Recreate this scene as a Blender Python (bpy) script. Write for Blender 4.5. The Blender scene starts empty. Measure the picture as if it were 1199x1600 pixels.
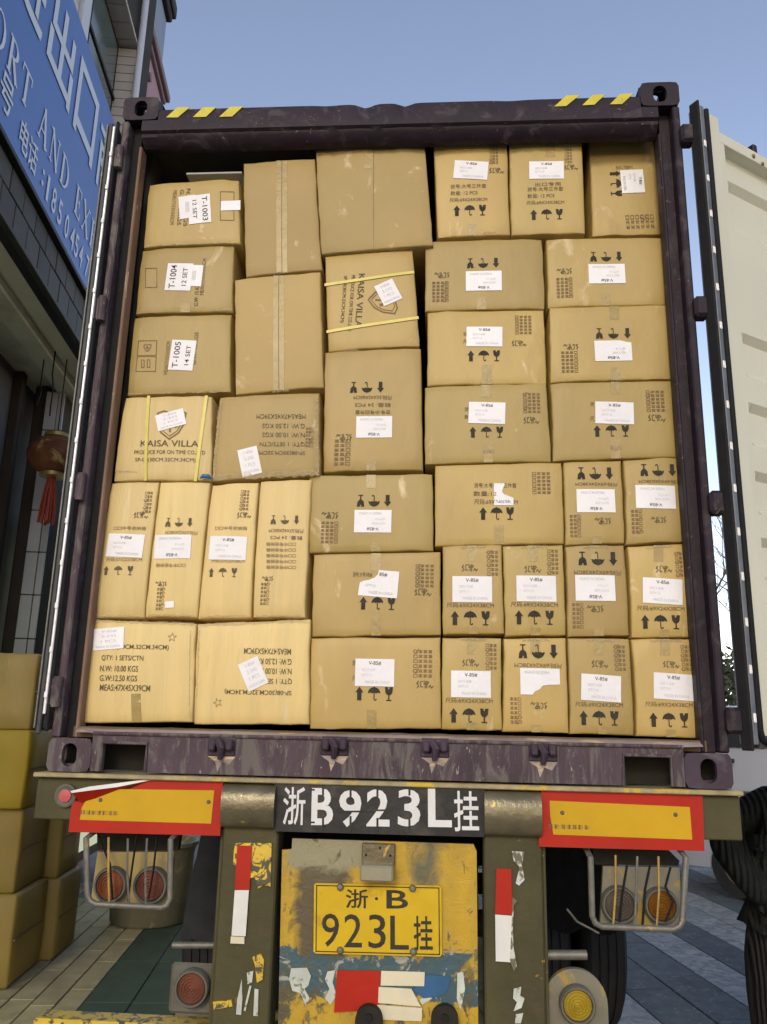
import bpy, bmesh, math, random
from mathutils import Vector, Matrix, noise
R = math.radians
random.seed(7)
S = bpy.context.scene
COL = S.collection

# ---------------------------------------------------------------- camera
CAM = Vector((0.20544, -3.07884, 1.63541))
CR = Vector((0.99770575, 0.06412703, 0.02170179)); CU = Vector((-0.00501577, -0.24966099, 0.96832032)); CF = Vector((-0.0675136, 0.96620759, 0.24876656))
FPX = 1301.147
cd = bpy.data.cameras.new('camera'); cam = bpy.data.objects.new('camera', cd); COL.objects.link(cam)
m = Matrix.Identity(4)
for i in range(3):
    m[i][0] = CR[i]; m[i][1] = CU[i]; m[i][2] = -CF[i]; m[i][3] = CAM[i]
cam.matrix_world = m
cd.sensor_fit = 'VERTICAL'; cd.sensor_height = 36; cd.lens = FPX / 1600 * 36; cd.clip_end = 3000; cd.clip_start = 0.05
S.camera = cam

# ---------------------------------------------------------------- sky, sun, exposure
SUN_EL = 25       # degrees
SUN_AZ = -9.0      # the sun stands behind the camera, a little to its left
SKY_STRENGTH = 0.135
W = bpy.data.worlds.new('World'); S.world = W; W.use_nodes = True
nt = W.node_tree; nt.nodes.clear()
out = nt.nodes.new('ShaderNodeOutputWorld'); bg = nt.nodes.new('ShaderNodeBackground'); sky = nt.nodes.new('ShaderNodeTexSky')
sky.sky_type = 'NISHITA'; sky.sun_disc = False; sky.sun_elevation = R(SUN_EL)
sky.sun_rotation = R(180 + SUN_AZ * -1)
sky.air_density = 1.0; sky.dust_density = 0.3; sky.ozone_density = 1.3; sky.altitude = 50
wb = nt.nodes.new('ShaderNodeMix'); wb.data_type = 'RGBA'; wb.blend_type = 'MULTIPLY'; wb.inputs[0].default_value = 1.0
wb.inputs[7].default_value = (1.42,1.12,1.00, 1)      # dusk white balance
nt.links.new(sky.outputs[0], wb.inputs[6]); nt.links.new(wb.outputs[2], bg.inputs[0]); bg.inputs[1].default_value = SKY_STRENGTH
nt.links.new(bg.outputs[0], out.inputs[0])
sl = bpy.data.lights.new('sun', 'SUN'); sl.energy = 0.8; sl.angle = R(14); sl.color = (1.0, 0.88, 0.62)
so = bpy.data.objects.new('sun', sl); COL.objects.link(so)
sv = Vector((math.sin(R(SUN_AZ)) * math.cos(R(SUN_EL)), -math.cos(R(SUN_AZ)) * math.cos(R(SUN_EL)), math.sin(R(SUN_EL))))
so.rotation_euler = sv.to_track_quat('Z', 'Y').to_euler(); so.location = (0, -6, 8)
S.view_settings.view_transform = 'Standard'; S.view_settings.look = 'None'
S.view_settings.exposure = 0.82; S.view_settings.gamma = 1.0; S.view_settings.use_curve_mapping = False
S.render.engine = 'CYCLES'

# ---------------------------------------------------------------- measuring helper: where the sight line of a point meets a real plane
def ray(px, py): return (CF * FPX + CR * (px - 599.5) - CU * (py - 800)).normalized()
def at(px, py, **k):
    d = ray(px, py)
    for n, i in (('X', 0), ('Y', 1), ('Z', 2)):
        if n in k: return CAM + d * ((k[n] - CAM[i]) / d[i])
# the left building's own frame: u along the street, w to the left, z up
DU = Vector((-0.14506, 0.98942, 0)); DW = Vector((-0.98942, -0.14506, 0)); O0 = Vector((CAM.x, CAM.y, 0))
def BP(u, w, z=0): return O0 + DU * u + DW * w + Vector((0, 0, z))
def atw(px, py, w):
    q = ray(px, py); p = CAM + q * (w / q.dot(DW)); return ((p - O0).dot(DU), p.z)
def atu(px, py, u):
    q = ray(px, py); p = CAM + q * (u / q.dot(DU)); return ((p - O0).dot(DW), p.z)

# ---------------------------------------------------------------- materials
MATS = {}
def mat(name, col, rough=0.6, var=0.12, scale=6, bump=0.0, bscale=60, metal=0.0, stain=None, stain2=None,
        stretch=(1, 1, 1), spec=0.5, emit=None, trans=0.0, rnd=0.0, coat=0.0, alpha=1.0):
    if name in MATS: return MATS[name]
    M = bpy.data.materials.new(name); M.use_nodes = True; MATS[name] = M
    if max(col) < .13 and spec == 0.5 and not metal: spec = 0.22; rough = min(1, rough + .08)      # dusty, unpolished dark surfaces
    t = M.node_tree; N = t.nodes; L = t.links; b = N['Principled BSDF']
    b.inputs['Roughness'].default_value = rough; b.inputs['Metallic'].default_value = metal
    b.inputs['Specular IOR Level'].default_value = spec; b.inputs['Transmission Weight'].default_value = trans
    b.inputs['Coat Weight'].default_value = coat; b.inputs['Coat Roughness'].default_value = 0.2
    b.inputs['Alpha'].default_value = alpha
    tc = N.new('ShaderNodeTexCoord'); mp = N.new('ShaderNodeMapping'); mp.inputs['Scale'].default_value = stretch
    oi = N.new('ShaderNodeObjectInfo')
    L.new(tc.outputs['Object'], mp.inputs[0])
    add = N.new('ShaderNodeVectorMath'); add.operation = 'ADD'
    ml = N.new('ShaderNodeMath'); ml.operation = 'MULTIPLY'; ml.inputs[1].default_value = 37.0
    L.new(oi.outputs['Random'], ml.inputs[0]); L.new(mp.outputs[0], add.inputs[0]); L.new(ml.outputs[0], add.inputs[1])
    def nz(sc, det=5, ro=0.6, dist=0.0):
        n = N.new('ShaderNodeTexNoise'); n.inputs['Scale'].default_value = sc; n.inputs['Detail'].default_value = det
        n.inputs['Roughness'].default_value = ro; n.inputs['Distortion'].default_value = dist
        L.new(add.outputs[0], n.inputs['Vector']); return n.outputs['Fac']
    def mixc(f, a, c):
        x = N.new('ShaderNodeMix'); x.data_type = 'RGBA'
        if hasattr(f, 'node'): L.new(f, x.inputs[0])
        else: x.inputs[0].default_value = f
        for v, i in ((a, 6), (c, 7)):
            if hasattr(v, 'node'): L.new(v, x.inputs[i])
            else: x.inputs[i].default_value = (*v, 1)
        return x.outputs[2]
    def ramp(f, lo, hi):
        r = N.new('ShaderNodeMapRange'); r.inputs['From Min'].default_value = lo; r.inputs['From Max'].default_value = hi
        L.new(f, r.inputs[0]); return r.outputs[0]
    dark = tuple(max(0, c * (1 - var)) for c in col); lite = tuple(min(1, c * (1 + var)) for c in col)
    c = mixc(ramp(nz(scale), 0.3, 0.7), dark, lite)
    if rnd:
        hs = N.new('ShaderNodeHueSaturation'); r = N.new('ShaderNodeMapRange')
        r.inputs['To Min'].default_value = 1 - rnd; r.inputs['To Max'].default_value = 1 + rnd
        L.new(oi.outputs['Random'], r.inputs[0]); L.new(r.outputs[0], hs.inputs['Value']); L.new(c, hs.inputs['Color']); c = hs.outputs[0]
        q = N.new('ShaderNodeMath'); q.operation = 'MULTIPLY'; q.inputs[1].default_value = 7.31; q2 = N.new('ShaderNodeMath'); q2.operation = 'FRACT'; q3 = N.new('ShaderNodeMapRange'); q3.inputs['To Min'].default_value = .5 - rnd * .02; q3.inputs['To Max'].default_value = .5 + rnd * .02
        L.new(oi.outputs['Random'], q.inputs[0]); L.new(q.outputs[0], q2.inputs[0]); L.new(q2.outputs[0], q3.inputs[0]); L.new(q3.outputs[0], hs.inputs['Hue'])
    rr = None
    for st in (stain, stain2):
        if st:
            f = ramp(nz(st[2], 8, 0.65, st[4] if len(st) > 4 else 0.4), st[1], st[1] + (st[3] if len(st) > 3 else 0.05))
            c = mixc(f, c, st[0])
    L.new(c, b.inputs['Base Color'])
    if bump:
        bp = N.new('ShaderNodeBump'); bp.inputs['Strength'].default_value = bump; bp.inputs['Distance'].default_value = 0.01
        L.new(nz(bscale, 6), bp.inputs['Height']); L.new(bp.outputs[0], b.inputs['Normal'])
    if emit: b.inputs['Emission Color'].default_value = (*emit[0], 1); b.inputs['Emission Strength'].default_value = emit[1]
    return M

CARD = mat('cardboard', (0.385, 0.274, 0.084), 0.50, 0.09, 4, 0.32, 11, stain=((0.60, 0.47, 0.27), 0.63, 7, 0.10, 0.8), stain2=((0.29, 0.19, 0.07), 0.60, 4, 0.25), rnd=0.17, stretch=(1.0, 1.0, 0.45))
CARD_L = mat('cardboard_pale', (0.575, 0.435, 0.175), 0.5, 0.09, 5, 0.3, 12, stain=((0.60, 0.50, 0.28), 0.60, 9, 0.12), stain2=((0.42, 0.29, 0.12), 0.62, 5, 0.2), rnd=0.09, stretch=(3.0, 1.0, 0.3))
CARD_P = mat('cardboard_plain', (0.375, 0.270, 0.096), 0.6, 0.06, 3, 0.25, 10, stain=((0.60, 0.48, 0.31), 0.60, 6, 0.1), rnd=0.12)
CARD_Y = mat('cardboard_yellow', (0.32, 0.235, 0.060), 0.65, 0.08, 3, 0.2, 14, rnd=0.05)
CARD_Y2 = mat('cardboard_bright_yellow', (0.42, 0.30, 0.022), 0.6, 0.08, 3, 0.2, 14, rnd=0.05)
INK = mat('black_ink', (0.040, 0.035, 0.026), 0.7, 0.3, 40)
INKT = mat('print_ink', (0.12, 0.095, 0.055), 0.7, 0.3, 40)
INK2 = mat('brown_ink', (0.20, 0.13, 0.06), 0.8, 0.3, 40)
INK3 = mat('grey_ink', (0.50, 0.50, 0.50), 0.8, 0.2, 40)
PAPER = mat('white_paper', (0.72, 0.72, 0.74), 0.5, 0.04, 8, 0.35, 14, rnd=0.04)
TAPE = mat('clear_tape', (0.315, 0.228, 0.070), 0.38, 0.10, 14, 0.4, 30, coat=0.08, stain=((0.50, 0.40, 0.24), 0.66, 25, 0.05))
STRAP = mat('yellow_strap', (0.55, 0.47, 0.075), 0.4, 0.1, 20)
FILM = mat('crumpled_clear_film', (0.50, 0.40, 0.22), 0.14, 0.2, 30, 1.0, 50, alpha=0.35, spec=0.9)
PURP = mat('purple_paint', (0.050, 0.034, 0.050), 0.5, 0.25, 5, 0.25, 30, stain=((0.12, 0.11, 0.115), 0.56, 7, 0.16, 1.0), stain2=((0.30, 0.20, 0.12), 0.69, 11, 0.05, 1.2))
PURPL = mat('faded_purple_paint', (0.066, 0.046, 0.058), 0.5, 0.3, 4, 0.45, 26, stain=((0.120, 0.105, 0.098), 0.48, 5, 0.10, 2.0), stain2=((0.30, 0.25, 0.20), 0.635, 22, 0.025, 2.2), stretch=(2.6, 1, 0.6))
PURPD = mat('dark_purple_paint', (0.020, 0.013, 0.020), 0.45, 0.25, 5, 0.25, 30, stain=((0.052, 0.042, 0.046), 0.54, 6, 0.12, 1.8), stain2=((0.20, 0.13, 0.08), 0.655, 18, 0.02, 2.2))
RUSTW = mat('brown_worn_steel', (0.17, 0.10, 0.065), 0.65, 0.3, 5, 0.4, 30, stain=((0.42, 0.33, 0.24), 0.64, 12, 0.04, 1.5), stretch=(1, 1, 0.5))
SCUFF = mat('scuffed_threshold', (0.27, 0.22, 0.20), 0.5, 0.3, 6, 0.5, 25, stain=((0.50, 0.38, 0.20), 0.56, 9, 0.08, 1.0), stain2=((0.14, 0.10, 0.12), 0.62, 15, 0.05), stretch=(0.5, 1, 2))
BLACK = mat('black_rubber_and_shade', (0.012, 0.012, 0.013), 0.7, 0.2, 20, 0.2, 40)
RUB_G = mat('greyed_rubber', (0.045, 0.05, 0.055), 0.4, 0.3, 15, 0.2, 40)
ALU = mat('retainer_strip', (0.62, 0.62, 0.64), 0.35, 0.15, 20, 0.2, 60, metal=0.3)
ALU_D = mat('dull_retainer_strip', (0.11, 0.125, 0.15), 0.4, 0.25, 12, 0.2, 60)
RIVET = mat('rivet_metal', (0.75, 0.75, 0.74), 0.35, 0.1, 20)
CREAM = mat('cream_door_paint', (0.57, 0.565, 0.445), 0.42, 0.04, 2.0, 0.06, 20, stain=((0.50, 0.49, 0.38), 0.66, 4, 0.1))
INNER = mat('container_inner_paint', (0.10, 0.095, 0.08), 0.7, 0.2, 3)
WOODF = mat('container_floor_board', (0.12, 0.08, 0.045), 0.7, 0.2, 5)
OLIVE = mat('olive_steel', (0.062, 0.056, 0.024), 0.5, 0.22, 4, 0.25, 30, stain=((0.07, 0.055, 0.03), 0.55, 6, 0.15, 0.8), stain2=((0.34, 0.23, 0.04), 0.68, 14, 0.02, 1.6))
OLIVE_Y = mat('worn_yellow_edge', (0.30, 0.25, 0.13), 0.5, 0.3, 12, 0.3, 40, stain=((0.50, 0.34, 0.03), 0.55, 8, 0.06, 1.0))
HOUS = mat('worn_metal_housing', (0.12, 0.105, 0.06), 0.28, 0.3, 8, 0.3, 25, metal=0.35, stain=((0.42, 0.30, 0.06), 0.66, 12, 0.03, 1.0))
YWORN = mat('worn_yellow_paint', (0.44, 0.285, 0.012), 0.5, 0.2, 5, 0.3, 25, stain=((0.135, 0.11, 0.05), 0.535, 3.2, 0.05, 0.9), stain2=((0.10, 0.055, 0.02), 0.60, 4, 0.12, 0.6), stretch=(2.2, 1, 0.8))
YPATCH = mat('yellow_paint_patch', (0.56, 0.38, 0.03), 0.5, 0.12, 5, 0.3, 25, stain=((0.065, 0.058, 0.026), 0.52, 16, 0.03, 1.4))
YSTR = mat('yellow_hazard_paint', (0.52, 0.45, 0.02), 0.5, 0.12, 12, stain=((0.20, 0.16, 0.10), 0.68, 20, 0.05))
REDR = mat('red_reflective', (0.36, 0.014, 0.004), 0.5, 0.10, 6, 0.1, 30, spec=0.25, stain=((0.30, 0.02, 0.01), 0.6, 5, 0.2))
YELR = mat('yellow_reflective', (0.50, 0.30, 0.006), 0.5, 0.06, 6, 0.1, 30, spec=0.25, stain=((0.48, 0.27, 0.01), 0.6, 5, 0.2))
WHTR = mat('white_reflective', (0.62, 0.62, 0.58), 0.4, 0.06, 8, 0.1, 30)
CREAMB = mat('cream_block', (0.60, 0.55, 0.38), 0.5, 0.08, 8, stain=((0.35, 0.28, 0.15), 0.68, 12, 0.04))
BLUEP = mat('faded_blue_paint', (0.05, 0.115, 0.135), 0.55, 0.3, 6, 0.2, 20, stain=((0.36, 0.28, 0.07), 0.60, 8, 0.05, 1.5), stain2=((0.05, 0.06, 0.04), 0.6, 5, 0.1))
BLUEB = mat('blue_paint_patch', (0.015, 0.085, 0.20), 0.5, 0.2, 8, stain=((0.4, 0.42, 0.4), 0.68, 10, 0.04))
WPAINT = mat('chalky_white_paint', (0.45, 0.48, 0.42), 0.6, 0.2, 12, stain=((0.14, 0.15, 0.09), 0.56, 18, 0.05, 1.0))
CHALK = mat('flaking_white_paint', (0.50, 0.50, 0.46), 0.6, 0.15, 12, stain=((0.12, 0.11, 0.06), 0.50, 14, 0.04, 1.5))
STENC = mat('white_stencil_paint', (0.60, 0.61, 0.60), 0.5, 0.08, 10, stain=((0.42, 0.42, 0.40), 0.6, 9, 0.15))
BPLATE = mat('black_plate_paint', (0.025, 0.025, 0.025), 0.35, 0.3, 4, 0.3, 20, stain=((0.07, 0.065, 0.055), 0.55, 3.5, 0.15, 0.8))
LPLATE = mat('number_plate_yellow', (0.54, 0.36, 0.008), 0.42, 0.08, 8, 0.15, 20, spec=0.3, stain=((0.40, 0.24, 0.01), 0.57, 6, 0.12))
ROD = mat('grey_rod_metal', (0.15, 0.145, 0.12), 0.45, 0.25, 25, 0.3, 60, metal=0.3, stain=((0.42, 0.26, 0.06), 0.64, 14, 0.04))
WIRE = mat('rusty_wire', (0.32, 0.20, 0.045), 0.5, 0.3, 30)
LPLT = mat('lamp_backing_cream', (0.27, 0.205, 0.065), 0.5, 0.15, 6, stain=((0.13, 0.105, 0.06), 0.54, 9, 0.12))
LPLTD = mat('lamp_backing_grey', (0.15, 0.14, 0.10), 0.5, 0.2, 6, stain=((0.30, 0.21, 0.04), 0.6, 6, 0.05))
LENSR = mat('faded_orange_lens', (0.25, 0.085, 0.032), 0.45, 0.2, 12, coat=0.15, stain=((0.13, 0.08, 0.05), 0.55, 20, 0.1))
LENSD = mat('dull_red_lens', (0.17, 0.065, 0.04), 0.3, 0.12, 12, coat=0.5)
LENSG = mat('dusty_grey_lens', (0.12, 0.10, 0.08), 0.4, 0.2, 12, coat=0.3)
LENSA = mat('amber_lens', (0.20, 0.085, 0.012), 0.3, 0.15, 12, coat=0.4)
LENSY = mat('yellow_lens', (0.36, 0.26, 0.025), 0.35, 0.12, 12, coat=0.4)
RIM = mat('grey_lamp_rim', (0.11, 0.105, 0.085), 0.5, 0.2, 12, 0.2, 30)
CHAS = mat('grimy_chassis', (0.022, 0.020, 0.015), 0.8, 0.3, 6, 0.3, 30)
TYRE = mat('tyre_rubber', (0.022, 0.023, 0.025), 0.75, 0.2, 8, 0.2, 40)
FLAP = mat('mud_flap_rubber', (0.055, 0.06, 0.07), 0.6, 0.25, 6, 0.2, 30)
SIGNB = mat('blue_sign_face', (0.065, 0.155, 0.44), 0.4, 0.05, 1.0)
SIGNW = mat('white_sign_letter', (0.62, 0.66, 0.74), 0.5, 0.04, 3)
DTRIM = mat('dark_sign_trim', (0.02, 0.022, 0.025), 0.4, 0.2, 5)
TILED = mat('dark_grey_tile', (0.050, 0.048, 0.040), 0.5, 0.15, 4, 0.1, 20, rnd=0.15)
TILEB = mat('beige_wall_tile', (0.56, 0.51, 0.44), 0.55, 0.05, 4, 0.1, 20, rnd=0.06)
TILEG = mat('grey_pillar_tile', (0.34, 0.34, 0.36), 0.4, 0.1, 4, 0.1, 20, rnd=0.1)
GROUT = mat('dark_grout', (0.05, 0.045, 0.04), 0.8, 0.2, 6)
PLAST = mat('soffit_plaster', (0.72, 0.71, 0.56), 0.8, 0.12, 1.2, 0.1, 12, stain=((0.36, 0.36, 0.24), 0.52, 0.9, 0.2))
DWALL = mat('dark_shopfront_wall', (0.11, 0.11, 0.115), 0.7, 0.2, 2, 0.1, 12)
DBROWN = mat('dark_brown_frame', (0.035, 0.026, 0.02), 0.5, 0.2, 5)
WHITEP = mat('white_plastic_pipe', (0.62, 0.64, 0.68), 0.4, 0.06, 4)
GLASSD = mat('greenish_window_glass', (0.10, 0.13, 0.12), 0.12, 0.3, 1.5, spec=0.8)
GLOWG = mat('lit_window_glass', (0.45, 0.48, 0.33), 0.3, 0.1, 1.5, emit=((0.60, 0.66, 0.44), 0.42))
PINK = mat('pink_render', (0.44, 0.27, 0.30), 0.8, 0.08, 1.0, 0.1, 12, stretch=(1, 1, 0.4))
PINKT = mat('pink_cornice', (0.26, 0.17, 0.18), 0.7, 0.08, 3)
BLUEG = mat('blue_grey_render', (0.28, 0.34, 0.43), 0.8, 0.06, 1.0, 0.1, 12)
LANT = mat('dusty_lantern_skin', (0.12, 0.045, 0.018), 0.55, 0.35, 9, stain=((0.33, 0.24, 0.10), 0.55, 6, 0.1, 1.0))
GOLD = mat('tarnished_gold_trim', (0.30, 0.22, 0.07), 0.4, 0.2, 12, metal=0.4)
TASS = mat('red_tassel', (0.26, 0.035, 0.012), 0.7, 0.25, 20)
SLAB_B = mat('beige_paving', (0.40, 0.355, 0.215), 0.75, 0.22, 5, 0.3, 18, stain=((0.12, 0.10, 0.045), 0.60, 2.5, 0.2, 1.0), rnd=0.15)
SLAB_G = mat('green_paving', (0.060, 0.092, 0.068), 0.7, 0.15, 5, 0.3, 18, stain=((0.11, 0.12, 0.08), 0.62, 3, 0.1), rnd=0.08)
SLAB_L = mat('pale_rippled_paving', (0.27, 0.285, 0.29), 0.6, 0.3, 9, 0.9, 10, stain=((0.15, 0.19, 0.20), 0.50, 4, 0.05, 3.0), rnd=0.12)
SLAB_N = mat('blue_grey_paving', (0.085, 0.108, 0.122), 0.6, 0.25, 8, 0.6, 12, stain=((0.16, 0.20, 0.22), 0.58, 9, 0.05, 2.5), rnd=0.12)
GROUND = mat('street_concrete', (0.21, 0.205, 0.185), 0.85, 0.2, 0.8, 0.3, 10)
TUB = mat('old_grey_tub', (0.16, 0.155, 0.105), 0.6, 0.2, 5, 0.3, 14, stain=((0.30, 0.27, 0.16), 0.58, 6, 0.06, 1.0))
COAT = mat('black_ribbed_coat', (0.014, 0.017, 0.016), 0.75, 0.3, 20, 0.4, 40)
RIB = mat('black_ribbed_knit', (0.018, 0.018, 0.018), 0.8, 0.3, 12, 0.5, 30, stain=((0.06, 0.052, 0.032), 0.62, 6, 0.06), stretch=(14, 14, 0.6))
def rib_lines(M, n=1.0):
    t = M.node_tree; N = t.nodes; L = t.links; b = N['Principled BSDF']; tc = N.new('ShaderNodeTexCoord'); w_ = N.new('ShaderNodeTexWave'); w_.wave_type = 'BANDS'; w_.bands_direction = 'X'
    w_.inputs['Scale'].default_value = 22 * n; w_.inputs['Distortion'].default_value = 1.2; w_.inputs['Detail'].default_value = 2; w_.inputs['Detail Scale'].default_value = .6
    L.new(tc.outputs['Object'], w_.inputs['Vector']); bp = N.new('ShaderNodeBump'); bp.inputs['Strength'].default_value = .9; bp.inputs['Distance'].default_value = .012
    L.new(w_.outputs['Fac'], bp.inputs['Height']); L.new(bp.outputs[0], b.inputs['Normal'])
rib_lines(RIB); rib_lines(COAT, .6)
SKIN = mat('skin', (0.52, 0.33, 0.23), 0.5, 0.05, 10)
HAIR = mat('black_hair', (0.02, 0.017, 0.015), 0.5, 0.2, 20)
VANP = mat('silver_white_van_paint', (0.40, 0.43, 0.49), 0.25, 0.03, 2, coat=0.5)
VANG = mat('dark_van_glass', (0.03, 0.035, 0.04), 0.1, 0.2, 2)
BARK = mat('tree_bark', (0.10, 0.085, 0.07), 0.85, 0.25, 9, 0.4, 30)
LEAF = mat('dark_evergreen_leaf', (0.045, 0.060, 0.035), 0.6, 0.35, 3)
BLUEC = mat('blue_plastic', (0.02, 0.13, 0.35), 0.4, 0.1, 10)
GREYP = mat('grey_foam_sheet', (0.33, 0.34, 0.33), 0.5, 0.08, 5)

# ---------------------------------------------------------------- object helpers
ORG = {}
def org(o): return ORG.get(o.name, Vector((0, 0, 0)))
def obj(name, bm, m, parent=None, smooth=None, mats=None):
    """bm in world space -> ONE mesh object, child of parent"""
    me = bpy.data.meshes.new(name)
    base = org(parent) if parent else Vector((0, 0, 0))
    if isinstance(bm, tuple):
        vs, fs = bm
        me.from_pydata([Vector(v) - base for v in vs], [], fs)
    else:
        if base.length: bmesh.ops.translate(bm, verts=bm.verts, vec=-base)
        bm.normal_update(); bm.to_mesh(me); bm.free()
    for x in (mats or [m]): me.materials.append(x)
    if smooth is not None:
        me.polygons.foreach_set('use_smooth', [True] * len(me.polygons))
        if smooth > 0: me.set_sharp_from_angle(angle=R(smooth))
    o = bpy.data.objects.new(name, me); COL.objects.link(o)
    if parent: o.parent = parent
    ORG[o.name] = base
    return o
def thing(name, label, cat, loc, group=None, kind=None):
    o = bpy.data.objects.new(name, None); COL.objects.link(o); o.location = loc; o.empty_display_size = 0.1
    ORG[o.name] = Vector(loc)
    if kind: o['kind'] = kind
    else: o['label'] = label; o['category'] = cat
    if group: o['group'] = group
    return o
def bx(bm, x0, x1, y0, y1, z0, z1, bev=0.0, M=None, seg=1):
    r = bmesh.ops.create_cube(bm, size=1)['verts']
    for v in r: v.co = Vector(((x0 + x1) / 2 + v.co.x * (x1 - x0), (y0 + y1) / 2 + v.co.y * (y1 - y0), (z0 + z1) / 2 + v.co.z * (z1 - z0)))
    if bev:
        es = set(e for v in r for e in v.link_edges)
        q = bmesh.ops.bevel(bm, geom=list(es), offset=bev, segments=seg, profile=0.5, affect='EDGES'); r = list(set(v for f in q['faces'] for v in f.verts) | set(v for v in r if v.is_valid))
    if M is not None:
        for v in r: v.co = M @ v.co
    return r
def box(*a, **k):
    bm = bmesh.new(); bx(bm, *a, **k); return bm
def tube(bm, pts, rad, n=10, cap=True):
    rad = rad if isinstance(rad, (list, tuple)) else [rad] * len(pts)
    rings = []; pts = [Vector(p) for p in pts]; prev = None
    for i, p in enumerate(pts):
        t = (pts[min(i + 1, len(pts) - 1)] - pts[max(i - 1, 0)]).normalized()
        if prev is None: a = t.orthogonal().normalized()
        else: a = (prev - t * prev.dot(t)).normalized()
        prev = a; b = t.cross(a)
        rings.append([bm.verts.new(p + (a * math.cos(2 * math.pi * k / n) + b * math.sin(2 * math.pi * k / n)) * rad[i]) for k in range(n)])
    for r0, r1 in zip(rings, rings[1:]):
        for k in range(n): bm.faces.new((r0[k], r0[(k + 1) % n], r1[(k + 1) % n], r1[k]))
    if cap: bm.faces.new(rings[0][::-1]); bm.faces.new(rings[-1])
def lathe(bm, prof, c, axis='Z', n=24, M=None):
    """prof: (radius, height) pairs"""
    rings = []; c = Vector(c)
    for r, h in prof:
        ring = []
        for k in range(n):
            a = 2 * math.pi * k / n; x, y = r * math.cos(a), r * math.sin(a)
            v = Vector((x, y, h)) if axis == 'Z' else (Vector((x, h, y)) if axis == 'Y' else Vector((h, x, y)))
            if M is not None: v = M @ v
            ring.append(bm.verts.new(c + v))
        rings.append(ring)
    for r0, r1 in zip(rings, rings[1:]):
        for k in range(n): bm.faces.new((r0[k], r0[(k + 1) % n], r1[(k + 1) % n], r1[k]))
    bm.faces.new(rings[0][::-1]); bm.faces.new(rings[-1])
    bmesh.ops.recalc_face_normals(bm, faces=bm.faces)
def prism(bm, poly, f0, f1):
    """poly of 2D points; f0/f1 map (a,b) to the two end positions"""
    A = [bm.verts.new(f0(*p)) for p in poly]; B = [bm.verts.new(f1(*p)) for p in poly]
    n = len(poly)
    for k in range(n): bm.faces.new((A[k], A[(k + 1) % n], B[(k + 1) % n], B[k]))
    bm.faces.new(A[::-1]); bm.faces.new(B)
    bmesh.ops.recalc_face_normals(bm, faces=bm.faces)
def yprism(poly, y0, y1):
    bm = bmesh.new(); prism(bm, poly, lambda x, z: Vector((x, y0, z)), lambda x, z: Vector((x, y1, z))); return bm
def pxpoly(pts, Y): return [(lambda p: (p.x, p.z))(at(x, y, Y=Y)) for x, y in pts]
def bbx(u0, u1, w0, w1, z0, z1, bev=0.0, bm=None):
    """box in the left building's frame"""
    new = bm is None
    if new: bm = bmesh.new()
    M = Matrix.Identity(4)
    for i in range(3): M[i][0] = DU[i]; M[i][1] = DW[i]; M[i][3] = O0[i]
    bx(bm, u0, u1, w0, w1, z0, z1, bev, M)
    return bm

# ---------------------------------------------------------------- lettering
TC = {}
def text_geo(s, bold=0.0):
    """centred flat outline of a string, capital height about 1"""
    if bold and any(ord(c) > 0x2000 for c in s):
        vs, fs, w, h = text_geo(s, 0.0); parts = []
        for i, (dx, dy) in enumerate(((0, 0), (1, 1), (-1, 1), (1, -1), (-1, -1))): parts.append(([(x + dx * bold, y + dy * bold) for x, y in vs], fs))
        V, F = merge(parts); return V, F, w, h
    k = (s, bold)
    if k in TC: return TC[k]
    cu = bpy.data.curves.new('lettering', 'FONT'); cu.body = s; cu.size = 1.0 / 0.72; cu.resolution_u = 3; cu.offset = bold
    o = bpy.data.objects.new('lettering', cu); COL.objects.link(o)
    bpy.context.view_layer.update()
    me = bpy.data.meshes.new_from_object(o.evaluated_get(bpy.context.evaluated_depsgraph_get()))
    vs = [(v.co.x, v.co.y) for v in me.vertices]; fs = [tuple(p.vertices) for p in me.polygons]
    bpy.data.objects.remove(o); bpy.data.curves.remove(cu); bpy.data.meshes.remove(me)
    if vs:
        x0 = min(v[0] for v in vs); x1 = max(v[0] for v in vs); y0 = min(v[1] for v in vs); y1 = max(v[1] for v in vs)
        cx, cy = (x0 + x1) / 2, (y0 + y1) / 2
        vs = [(x - cx, y - cy) for x, y in vs]; w, h = x1 - x0, y1 - y0
    else: w = h = 1
    TC[k] = (vs, fs, w, h); return TC[k]
def layers(g):
    """a hair of height per stroke so that crossing strokes never share a plane"""
    n = len(g[0]); p = list(range(n))
    def find(a):
        while p[a] != a: p[a] = p[p[a]]; a = p[a]
        return a
    for f in g[1]:
        a = find(f[0])
        for b in f[1:]: p[find(b)] = a
    ids = {}
    return [(ids.setdefault(find(i), len(ids)) % 40) * 1.5e-5 for i in range(n)]
def stroke(pts, w):
    """a flat brush stroke along pts: quads"""
    vs = []; fs = []
    for (a, b) in zip(pts, pts[1:]):
        dx, dy = b[0] - a[0], b[1] - a[1]; l = math.hypot(dx, dy) or 1; nx, ny = -dy / l * w / 2, dx / l * w / 2
        ex, ey = dx / l * w * 0.3, dy / l * w * 0.3
        i = len(vs); vs += [(a[0] + nx - ex, a[1] + ny - ey), (a[0] - nx - ex, a[1] - ny - ey), (b[0] - nx + ex, b[1] - ny + ey), (b[0] + nx + ex, b[1] + ny + ey)]
        fs.append((i, i + 1, i + 2, i + 3))
    return vs, fs
def merge(parts):
    V = []; F = []
    for vs, fs in parts:
        o = len(V); V += list(vs); F += [tuple(i + o for i in f) for f in fs]
    return V, F
def xf(g, cx=0, cy=0, s=1, rot=0, sx=1):
    c, n = math.cos(R(rot)), math.sin(R(rot))
    return [((x * sx * s) * c - (y * s) * n + cx, (x * sx * s) * n + (y * s) * c + cy) for x, y in g[0]], g[1]
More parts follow.
